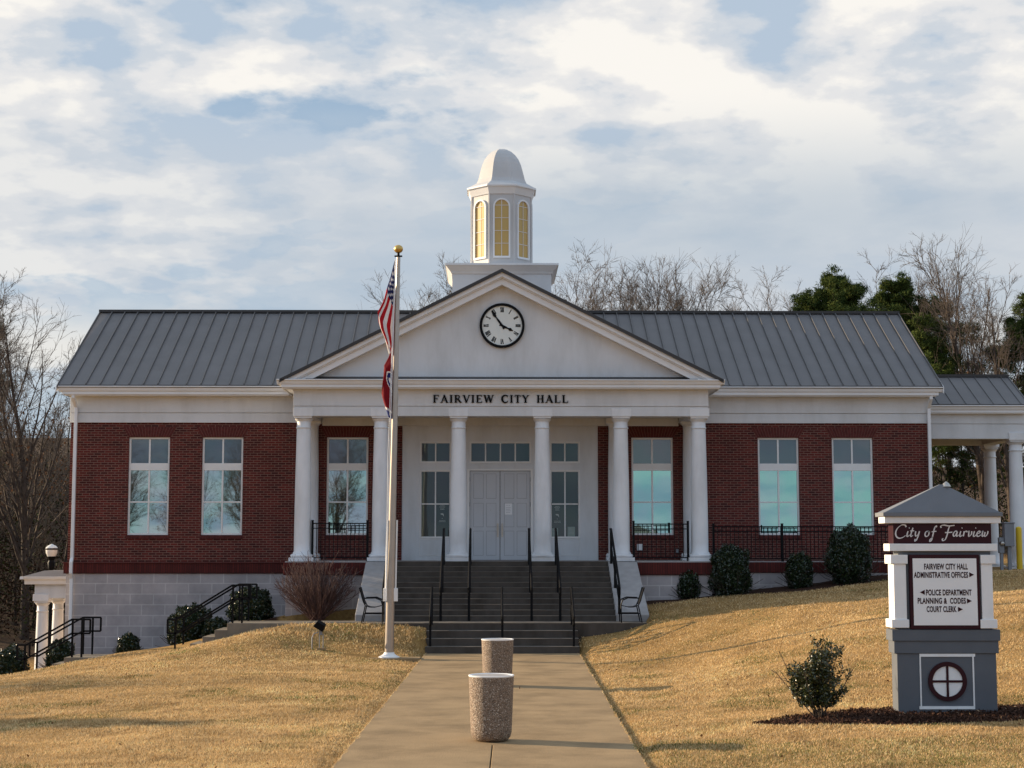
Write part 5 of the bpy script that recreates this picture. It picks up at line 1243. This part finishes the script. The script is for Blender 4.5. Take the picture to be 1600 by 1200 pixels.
def cards(rg, P, size, aspect, cols, droop=0.0, flat=0.0):
    n = len(P); a = unit(rg.normal(0, 1, (n, 3))+np.array([0, 0, -droop])); q = rg.normal(0, 1, (n, 3))
    if flat: q = q*(1-flat)+np.array([0, 0, 1.])*flat; 
    b = unit(np.cross(a, q)); s = np.asarray(size).reshape(-1, 1)*np.ones((n, 1))
    c = P; w = s*aspect
    V = np.stack([c-a*s*.5, c+b*w*.5, c+a*s*.5, c-b*w*.5], 1).reshape(-1, 3); F = np.arange(n*4).reshape(-1, 4)
    return V, F
def mixcol(rg, n, a, b, j=.15):
    t = rg.uniform(0, 1, (n, 1)); c = np.array(a)*(1-t)+np.array(b)*t; return c*rg.uniform(1-j, 1+j, (n, 1))
TREES = {}
def tree_thing(kind, key, px, Y, ytop, label, group, make, rz=0.0, zoff=0.0, xabs=None):
    """make(): (list of parts [(name, V, F, mats, cols, midx)], H); instances share meshes"""
    x = AX(px, Y, 700) if xabs is None else xabs; zb_ = tz(x, Y)-.1+zoff
    if key not in TREES: TREES[key] = make()
    parts, H0 = TREES[key]
    want = (AZ(ytop, Y, px)-zb_) if ytop is not None else H0; s = want/H0
    r = root(kind, (x, Y, zb_), label, 'tree', group, rz); r.scale = (s, s, s)
    for i, p in enumerate(parts):
        if isinstance(p, bpy.types.Object): o = p.copy(); C.objects.link(o); o.parent = r; o.name = p.name.split('.')[0]
        else:
            nme, V, F, m_, cols, mi = p; o = npmesh(nme, V, F, m_, cols, r, mi); parts[i] = o
    return r
def mk_bare(seed, H=14, leaves=0, **kw):
    def f():
        L = bare(seed, H, **kw); V, F, lv = tubes(L[:2]); V2, F2, lv2 = tubes(L[2:]); top = max(V[:, 2].max(), V2[:, 2].max())
        out = [('trunk', V, F, ['bark'], None, None), ('crown', V2, F2, ['twig'], None, None)]
        if leaves:
            rg = np.random.default_rng(seed+5); tips = L[-1][0][:, -1]; tips = tips[tips[:, 2] < top*.62]; k = rg.integers(0, len(tips), leaves); P = tips[k]+rg.normal(0, .08, (leaves, 3))
            Vl, Fl = cards(rg, P, rg.uniform(.09, .15, leaves), .6, None, 1.0); out.append(('dry_leaves', Vl, Fl, ['leaf'], mixcol(rg, leaves, (.10, .045, .02), (.19, .09, .04)), None))
        return out, top
    return f
def mk_pine(seed, H=14, base=.35, wid=.26, n1=34, clump=26, dens=1.0, green=((.022, .045, .012), (.085, .105, .022))):
    def f():
        rg = np.random.default_rng(seed)
        tp, tr_ = grow(rg, np.zeros((1, 3))-np.array([[0, 0, .3]]), np.array([[.02, 0, 1.]]), np.array([H*.90]), np.array([.2]), 12, .02, .02, .12)
        P, D, r, t = spawn(rg, tp, tr_, n1, base, .99, 1.25, .2); Ln = H*wid*(1.12-((t-base)/(1-base))**1.4)*rg.uniform(.45, 1.15, len(t))
        p1, r1 = grow(rg, P, D, Ln, np.maximum(r*.35, .02), 7, .09, .06, .3)
        P, D, r, t = spawn(rg, p1, r1, 9, .30, 1.0, .7, .25); par = np.repeat(Ln, 9); p2, r2 = grow(rg, P, D, par*.32*rg.uniform(.4, 1.2, len(t)), np.maximum(r*.6, .010), 4, .12, .06, .5)
        tips = np.concatenate([p2[:, -1], p2[:, 2], p1[:, -1]]); tips = tips[rg.uniform(0, 1, len(tips)) < dens]; lead = tp[0, -1]+(tp[0, -3]-tp[0, -1])*rg.uniform(-.08, 1, (70, 1))+rg.normal(0, 1, (70, 3))*np.array([.22, .22, .12]); tips = np.concatenate([tips, lead]); n = len(tips)
        off = unit(rg.normal(0, 1, (n, clump, 3)))*rg.uniform(.04, .34, (n, clump, 1))*np.array([1, 1, .62]); base_c = mixcol(rg, n, *green, .25)
        Pn = (tips[:, None]+off).reshape(-1, 3); cols = np.repeat(base_c, clump, 0)*rg.uniform(.7, 1.3, (n*clump, 1))
        Vl, Fl = cards(rg, Pn, rg.uniform(.13, .24, len(Pn)), .16, None)
        V, F, lv = tubes([(tp, tr_, 8, 0), (p1, r1, 5, 0), (p2, r2, 3, 0)])
        return [('trunk', V, F, ['bark'], None, None), ('crown', Vl, Fl, ['leaf'], cols, None)], Vl[:, 2].max()
    return f

# trees that stand out against the sky
tree_thing('bare_tree', 'b1', 47, 60, 420, 'tallest leafless tree left of the building with a straight dark trunk', None, mk_bare(11, leaves=250, limbs=24, t0=.22, ang=.50, lr=.52, r0=.17, sub=(8, 5, 3)), .4)
tree_thing('bare_tree', 'b2', 4, 66, 470, 'leafless tree cut by the left edge of the picture', None, mk_bare(12, leaves=120, limbs=18, t0=.2, ang=.55, lr=.52, r0=.16, sub=(8, 5, 3)), 2.0)
tree_thing('bare_tree', 'b3', 96, 64, 560, 'low tree with brown dry leaves against the left roof corner', None, mk_bare(13, leaves=900, limbs=15, t0=.15, ang=.8, lr=.45, r0=.12, sub=(7, 5, 3)), 1.0)
tree_thing('bare_tree', 'b2', -58, 60, 440, 'leafless tree just outside the left edge of the picture', None, None, 4.2)
tree_thing('bare_tree', 'b3', 30, 70, 600, 'brown leaved understory tree below the tallest left tree', None, None, 3.3)
tree_thing('bare_tree', 'b4', 893, 84, 396, 'leafless round crowned tree just right of the cupola base', None, mk_bare(21, limbs=13, dome=.52, t0=.30, ang=.65, lr=.55, r0=.24, fork=2, sub=(9, 6, 4), minr=.011), 0)
tree_thing('bare_tree', 'b5', 962, 80, 378, 'tallest leafless tree behind the ridge right of the cupola', None, mk_bare(22, limbs=14, dome=.52, t0=.30, ang=.7, lr=.55, r0=.26, fork=2, sub=(9, 6, 4), minr=.011), 1.5)
tree_thing('bare_tree', 'b4', 1022, 86, 408, 'leafless tree spreading right of the tallest ridge tree', None, None, 3.6)
tree_thing('bare_tree', 'b5', 928, 78, 392, 'dense leafless crown between the cupola base and the tallest ridge tree', None, None, 2.7)
tree_thing('bare_tree', 'b4', 994, 79, 388, 'dense leafless crown immediately right of the tallest ridge tree', None, None, 4.4)
tree_thing('bare_tree', 'b5', 1052, 82, 446, 'lowest leafless crown at the right end of the ridge tree cluster', None, None, 5.2)
tree_thing('bare_tree', 'b1', 1118, 96, 462, 'small lone leafless treetop above the right wing ridge', None, None, 3.0)
tree_thing('bare_tree', 'b5', 640, 84, 396, 'leafless treetop between flagpole and left wing ridge', None, None, 4.0)
tree_thing('bare_tree', 'b4', 672, 82, 384, 'leafless treetop directly left of the cupola base', None, None, 5.0)
tree_thing('bare_tree', 'b1', 1222, 86, 416, 'pale leafless tree left of the broad evergreen on the right', None, None, 1.3)
tree_thing('bare_tree', 'b5', 1392, 80, 394, 'leafless tree between the two dark evergreens', None, None, 2.2)
tree_thing('bare_tree', 'b4', 1350, 90, 432, 'leafless tree behind the broad evergreen', None, None, .7)
tree_thing('bare_tree', 'b6', 1538, 66, 352, 'tallest leafless tree at right with a straight trunk above the drive roof', None, mk_bare(31, limbs=20, t0=.22, ang=.45, lr=.56, r0=.19, sub=(8, 5, 3)), 0)
tree_thing('bare_tree', 'b2', 1582, 64, 412, 'leafless tree cut by the right edge of the picture', None, None, 1.2)
tree_thing('bare_tree', 'b3', 1556, 74, 520, 'low twiggy tree behind the driveway roof', None, None, 2.2)
tree_thing('bare_tree', 'b6', 1480, 90, 470, 'thin leafless tree behind the falling side of the right evergreen', None, None, 2.6)
tree_thing('evergreen_tree', 'p1', 1296, 78, 414, 'broad dark evergreen tree rising over the right wing roof', None, mk_pine(41, wid=.30, n1=64, clump=90), 0)
tree_thing('evergreen_tree', 'p2', 1243, 82, 462, 'small evergreen top left of the broad evergreen', None, mk_pine(42, wid=.22, n1=46, clump=75), 1)
tree_thing('evergreen_tree', 'p1', 1416, 70, 418, 'dark pointed evergreen behind the right end of the roof', None, None, 2.4)
tree_thing('evergreen_tree', 'p2', 1462, 66, 488, 'lower dark evergreen beside the right rake of the roof', None, None, 4)
tree_thing('evergreen_tree', 'p2', 1608, 70, 455, 'evergreen cut by the right edge above the driveway roof', None, None, 5)
tree_thing('evergreen_tree', 'p2', 1500, 80, 640, 'green pine seen under the driveway roof', None, None, 1.7)
tree_thing('evergreen_tree', 'p1', 1575, 84, 650, 'green pine seen between the two driveway columns', None, None, 4.1)
tree_thing('evergreen_tree', 'p3', -14, 68, 462, 'evergreen touching the left edge of the picture', None, mk_pine(43, wid=.10, n1=26, clump=18, dens=.6), 0)
# trees across the street: mirrored in the windows, and the one whose shadow crosses the left lawn
for k, (x, y, h, rz) in enumerate(((-31, -44, 14, 0), (-25, -47, 13, 1.2), (-19.5, -42, 14, 2.6), (-13.5, -46, 13, 4), (-38, -40, 14, 5), (-28, -56, 12, 2), (-21.5, -58, 12, 3.2), (-16, -60, 12, .6))):
    tree_thing('bare_tree', 'b3' if k > 4 else 'b1' if k % 2 else 'b5', None, y, None, ['leafless tree across the street, mirrored in the leftmost window', 'leafless tree across the street, mirrored in the second window from the left', 'leafless tree across the street, mirrored between the left windows', 'leafless tree across the street, mirrored in the left portico window', 'leafless tree far to the left across the street', 'low brown leaved tree across the street, mirrored low in the leftmost window', 'low brown leaved tree across the street, mirrored low in the second window from the left', 'low brown leaved tree across the street, mirrored low in the left portico window'][k], None, None, rz, xabs=x).scale = (1.1, 1.1, 1.05)
r_ = tree_thing('evergreen_tree', 'p2', None, 32.3, None, 'evergreen outside the left edge shading the front lawn', None, None, 0, xabs=-27); r_.scale = (.95, .95, .63)
r_ = tree_thing('bare_tree', 'b4', None, 36.5, None, 'small leafless tree outside the left edge of the lawn', None, None, 0, xabs=-25); r_.scale = (.55, .55, .50)

# wood on the left slope and behind: one mass
def wood(name, seed, spots, lo=.5):
    rg = np.random.default_rng(seed); protos = []
    for q in range(5):
        L = bare(100+q+seed, 12, r0=.14, limbs=12, t0=.2+.2*(q % 2), ang=.5, lr=.48, sub=(7, 5), minr=.013); V, F, lv = tubes(L); protos.append((V, F, lv))
    Vs, Fs, ms = [], [], []; b = 0
    for (x, y, h) in spots:
        V, F, lv = protos[rg.integers(0, 5)]; a = rg.uniform(0, 6.28); s = h/12; c, s_ = math.cos(a), math.sin(a)
        W_ = np.stack([(V[:, 0]*c-V[:, 1]*s_)*s, (V[:, 0]*s_+V[:, 1]*c)*s, V[:, 2]*s], 1)+np.array([x, y, tz(x, y)-.1]); Vs.append(W_); Fs.append(F+b); ms.append(lv); b += len(V)
    o = npmesh(name, np.concatenate(Vs), np.concatenate(Fs), ['bark', 'twig'], None, None, np.concatenate(ms)); return o
rg = np.random.default_rng(7); sp = []
for i in range(52): y = rg.uniform(62, 105); px = rg.uniform(-260, 125); sp.append((AX(px, y, 800), y, rg.uniform(3, 5.8)))
for i in range(34): y = rg.uniform(74, 110); px = rg.uniform(1440, 1900); sp.append((AX(px, y, 800), y, rg.uniform(5, 8)))
tag(wood('woodland', 3, sp), 'brown leafless woodland on the slope behind the building', 'woodland', kind='stuff')
# brush and saplings with dead leaves
rg = np.random.default_rng(17); Ps, cl = [], []
for i in range(330):
    if i < 230: y = rg.uniform(58, 88); px = rg.uniform(-220, 120)
    else: y = rg.uniform(66, 84); px = rg.uniform(1440, 1850)
    x = AX(px, y, 900); z0_ = tz(x, y); n = 230; s = rg.uniform(.8, 2.6)
    Ps.append(np.array([x, y, z0_+s*.8])+rg.normal(0, 1, (n, 3))*np.array([s*.6, s*.6, s*.75])); g_ = rg.uniform() < (.25 if i < 230 else .6)
    cl.append(mixcol(rg, n, (.018, .024, .008) if g_ else (.016, .010, .006), (.035, .045, .012) if g_ else (.040, .020, .011), .3))
Ps = np.concatenate(Ps); cl = np.concatenate(cl); Vl, Fl = cards(rg, Ps, rg.uniform(.07, .17, len(Ps)), .45, None)
tag(npmesh('underbrush', Vl, Fl, 'leaf', cl), 'brown and green underbrush at the foot of the woodland', 'brush', kind='stuff')

# clipped shrubs
def shrub(px, y0, y1, w, Y, label, seed, group='clipped evergreen shrubs along the building', gloss=True, kind='round_shrub', pw=2.6):
    rg = np.random.default_rng(seed); x = AX(px, Y, (y0+y1)/2); zt_ = AZ(y0, Y, px); zb_ = min(tz(x, Y), AZ(y1, Y, px))-.05; h = zt_-zb_; rad = w/2/FPX*Y
    r = root(kind, (x, Y, zb_), label, 'shrub', group); n = int(5200*(rad/.5)**1.4*max(1, h/1.1)); n = min(n, 14000)
    u = unit(rg.normal(0, 1, (n, 3))); k = (np.abs(u)**pw).sum(1)**(-1/pw); lump = 1+.12*np.sin(u[:, 0]*7+seed)*np.cos(u[:, 2]*6+seed)+.07*np.sin(u[:, 1]*15+u[:, 2]*11)+.05*np.sin(u[:, 0]*19+seed*3)
    rr = k*lump*rg.uniform(.80, 1.0, n)**.6; P = u*rr[:, None]*np.array([rad*.98, rad*.98, h/2*.97])+np.array([0, 0, h/2])
    c = mixcol(rg, n, (.008, .016, .006), (.024, .040, .012), .3); V, F = cards(rg, P, rg.uniform(.05, .085, n), .55, None)
    npmesh('foliage', V, F, 'leafgloss', c, r)
    # twigs inside
    P0 = np.zeros((60, 3)); D = unit(rg.normal(0, 1, (60, 3))*np.array([1, 1, .4])+np.array([0, 0, 1.1])); p, q = grow(rg, P0, D, np.full(60, h*.72), np.full(60, .012), 5, .12, .05, .4)
    V, F, _ = tubes([(p, q, 4, 0)]); npmesh('stems', V, F, 'bark', None, r)
    # leafy core
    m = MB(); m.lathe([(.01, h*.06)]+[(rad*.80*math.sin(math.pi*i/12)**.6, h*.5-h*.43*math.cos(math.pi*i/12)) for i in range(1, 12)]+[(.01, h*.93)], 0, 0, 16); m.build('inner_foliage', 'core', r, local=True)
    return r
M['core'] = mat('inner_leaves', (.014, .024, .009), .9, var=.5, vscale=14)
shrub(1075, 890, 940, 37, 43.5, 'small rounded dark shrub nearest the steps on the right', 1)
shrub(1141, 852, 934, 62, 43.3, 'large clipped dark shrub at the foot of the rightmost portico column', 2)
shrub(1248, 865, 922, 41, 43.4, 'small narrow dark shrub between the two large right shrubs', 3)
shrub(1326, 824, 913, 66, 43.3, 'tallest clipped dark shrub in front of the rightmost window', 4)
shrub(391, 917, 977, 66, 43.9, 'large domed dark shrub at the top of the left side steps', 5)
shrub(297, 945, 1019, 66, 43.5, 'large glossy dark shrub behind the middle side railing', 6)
shrub(338, 966, 1002, 40, 43.0, 'small dark shrub between the two large left shrubs', 7)
shrub(201, 989, 1024, 36, 43.6, 'lone small round shrub against the grey block wall', 8, pw=2.2)
shrub(94, 999, 1045, 42, 43.4, 'glossy shrub behind the lowest side railing', 9)
shrub(14, 1011, 1060, 56, 43.4, 'dark shrub at the left edge of the picture', 10)
# little grass tufts behind the sign on the right are part of the lawn
# leafless multi-stem shrub
Y = 42.7; x = AX(497, Y, 960); zb_ = ZL-.12; r = root('twiggy_shrub', (x, Y, zb_), 'leafless reddish brown multi-stem shrub left of the front steps', 'shrub')
rg = np.random.default_rng(77); n = 150; D = unit(rg.normal(0, 1, (n, 3))*np.array([1.0, .8, 0])*.62+np.array([0, 0, 1.])); hh = AZ(889, Y)-zb_
p0, q0 = grow(rg, rg.normal(0, .07, (n, 3))*np.array([1, 1, 0]), D, rg.uniform(.75, 1.12, n)*hh*1.08, np.full(n, .011), 9, .05, .035, .4)
P, D, rr, t = spawn(rg, p0, q0, 7, .25, .98, .4, .15); p1, q1 = grow(rg, P, D, rg.uniform(.15, .48, len(P)), np.full(len(P), .0055), 4, .08, .06, .6)
P, D, rr, t = spawn(rg, p1, q1, 2, .2, .9, .45, .15); p2, q2 = grow(rg, P, D, rg.uniform(.08, .2, len(P)), np.full(len(P), .004), 3, .08, .06, .7)
V, F, _ = tubes([(p0, q0, 4, 0), (p1, q1, 3, 0), (p2, q2, 3, 0)]); npmesh('branches', V, F, 'redtwig', None, r)
# young holly by the sign
Y = 22.5; x = AX(1281, Y, 1120); zb_ = tz(x, Y)-.02; r = root('young_holly', (x, Y, zb_), 'young loose evergreen shrub in the mulch bed left of the sign', 'shrub')
hh = AZ(999, Y, 1281)-zb_; rg = np.random.default_rng(5); n = 26; D = unit(rg.normal(0, 1, (n, 3))*np.array([.55, .5, 0])+np.array([0, 0, 1.]))
p0, q0 = grow(rg, rg.normal(0, .05, (n, 3))*np.array([1, 1, 0]), D, rg.uniform(.62, .98, n)*hh, np.full(n, .009), 8, .05, .05, .4); p0[0] = p0[0]*0+np.linspace(0, hh*.97, 8)[:, None]*np.array([-.02, 0, 1.])
P, D, rr, t = spawn(rg, p0, q0, 9, .22, 1.0, .75, .2); p1, q1 = grow(rg, P, D, rg.uniform(.06, .20, len(P)), np.full(len(P), .004), 4, .1, .08, .5)
V, F, _ = tubes([(p0, q0, 5, 0), (p1, q1, 3, 0)]); npmesh('stems', V, F, 'bark', None, r)
k = rg.integers(0, len(p1), 11000); tt = rg.integers(1, 4, 11000); P = p1[k, tt]+rg.normal(0, .028, (11000, 3)); P = P[P[:, 2] > .14*hh]
wmax = 44/FPX*Y; P = P[np.hypot(P[:, 0], P[:, 1]) < wmax*(.62+.5*np.sin(np.clip(P[:, 2]/hh, 0, 1)*2.6))]
V, F = cards(rg, P, rg.uniform(.035, .062, len(P)), .45, None); npmesh('foliage', V, F, 'leafgloss', mixcol(rg, len(P), (.016, .026, .008), (.065, .070, .018), .3), r)

# ------------------------------------------------------------------ lawn blades, mulch, leaves
rg = np.random.default_rng(99); NB = 640000
yy = 1/(1/46.0+rg.uniform(0, 1, NB)*(1/16.0-1/46.0)); half = 800/FPX*yy
xx = rg.uniform(-1, 1, NB)*(half+1.5)+yy*.014
pl, pr_ = pathx(yy); keep = ~((xx > pl+.09*(fbm(yy, xx*0, 3.0, 3)-.25)) & (xx < pr_-.09*(fbm(yy, xx*0, 3.0, 8)-.25)) & (yy < YFT+.1))
keep &= ~((xx > PL1) & (xx < PR1) & (yy > YFT-.1)); keep &= ~((xx > -30) & (xx < AX(1010, YLD)+.15) & (yy > YLD-.02)); keep &= ~((xx > 3.5) & (yy > 42.7+.35*np.sin(xx*1.3)) & (xx < 13.2)); keep &= ~((xx > 12.9) & (yy > 45.5))
keep &= ~mulch_mask(xx, yy); keep &= ~((xx > ax0-.02) & (xx < PL1) & (yy > 36.74) & (yy < 37.27))
xx, yy = xx[keep], yy[keep]; n = len(xx); pl, pr_ = pathx(yy); zz_ = terr(xx, yy); zz_ = np.where((xx > pl) & (xx < pr_) & (yy < YFT), .010, zz_); D = np.hypot(xx, yy)
clump = fbm(xx, yy, 3.0, 21, 4); big = fbm(xx, yy, .35, 31, 3); gr = fbm(xx, yy, .9, 41, 4)
hgt = (.012+.030*clump)*rg.uniform(.6, 1.3, n)*(D/26)**.35; wd = .0045*(D/20)**1.15*rg.uniform(.7, 1.4, n)
tall = (yy > 38.4) & (xx < -1.5) & (xx > -6); hgt[tall] *= 1.9
az = rg.uniform(0, 6.283, n); lean = rg.uniform(.2, 1.3, n); dx, dy = np.cos(az), np.sin(az); ox, oy = -np.sin(az), np.cos(az)
V = np.zeros((n, 3, 3)); V[:, 0] = np.stack([xx-ox*wd, yy-oy*wd, zz_-.004], 1); V[:, 1] = np.stack([xx+ox*wd, yy+oy*wd, zz_-.004], 1); V[:, 2] = np.stack([xx+dx*lean*hgt, yy+dy*lean*hgt, zz_+hgt], 1)
t = rg.uniform(0, 1, (n, 1)); col = np.array([.55, .362, .160])*(1-t)+np.array([.74, .54, .295])*t
g_ = np.clip((gr-.57)*7, 0, 1)*(rg.uniform(0, 1, n) < .42); g_ = np.maximum(g_, ((yy < 20.6) & (xx > 2) & (rg.uniform(0, 1, n) < .35))*.9); g_ = np.maximum(g_, (rg.uniform(0, 1, n) < .02)*.8)
col = col*(1-g_[:, None])+np.array([.10, .13, .03])*g_[:, None]
br = np.clip((clump-.60)*6, 0, 1)*(rg.uniform(0, 1, n) < .5); col = col*(1-br[:, None]*.65)+np.array([.16, .085, .04])*br[:, None]*.65
med = fbm(xx, yy*1.6, 1.3, 57, 4); col *= ((.72+.46*big)*(.72+.78*med))[:, None]*rg.uniform(.84, 1.14, (n, 1)); col = np.minimum(col, .82)
tag(npmesh('grass', V.reshape(-1, 3), np.arange(n*3).reshape(-1, 3), 'grass', col), 'dry straw coloured winter lawn grass with a few green patches', 'grass', kind='stuff')
# mulch chips
n = 16000; xx = rg.uniform(3.4, 8.8, n); yy = rg.uniform(21.4, 23.5, n); k = mulch_mask(xx, yy); xx, yy = xx[k], yy[k]; n = len(xx)
P = np.stack([xx, yy, terr(xx, yy)+rg.uniform(.0, .03, n)], 1); V, F = cards(rg, P, rg.uniform(.03, .075, n), .35, None, flat=.6); c = mixcol(rg, n, (.030, .013, .008), (.085, .040, .024), .3); k = rg.uniform(0, 1, n) < .012; c[k] = (.35, .25, .16)
tag(npmesh('mulch', V, F, 'chips', c), 'dark red brown bark mulch around the sign and young shrub', 'mulch', kind='stuff')
n = 300; yy = rg.uniform(17, 43, n); xx = rg.uniform(-1, 1, n)*yy*.33+.3; pl, pr_ = pathx(yy); k = ~((xx > pl) & (xx < pr_)); k &= ~((yy > 38.5) & (xx < 4.5)); xx, yy = xx[k], yy[k]; xx = np.append(xx, [AX(812, 29.3)]); yy = np.append(yy, [29.3]); n = len(xx)
zz_ = terr(xx, yy)+.03; zz_[-1] = .03
V, F = cards(rg, np.stack([xx, yy, zz_], 1), np.append(rg.uniform(.035, .06, n-1), .09), .6, None, flat=.5)
tag(npmesh('fallen_leaves', V, F, 'chips', mixcol(rg, n, (.14, .06, .03), (.30, .16, .07), .2)), 'scattered brown fallen leaves on the lawn', 'leaves', kind='stuff')
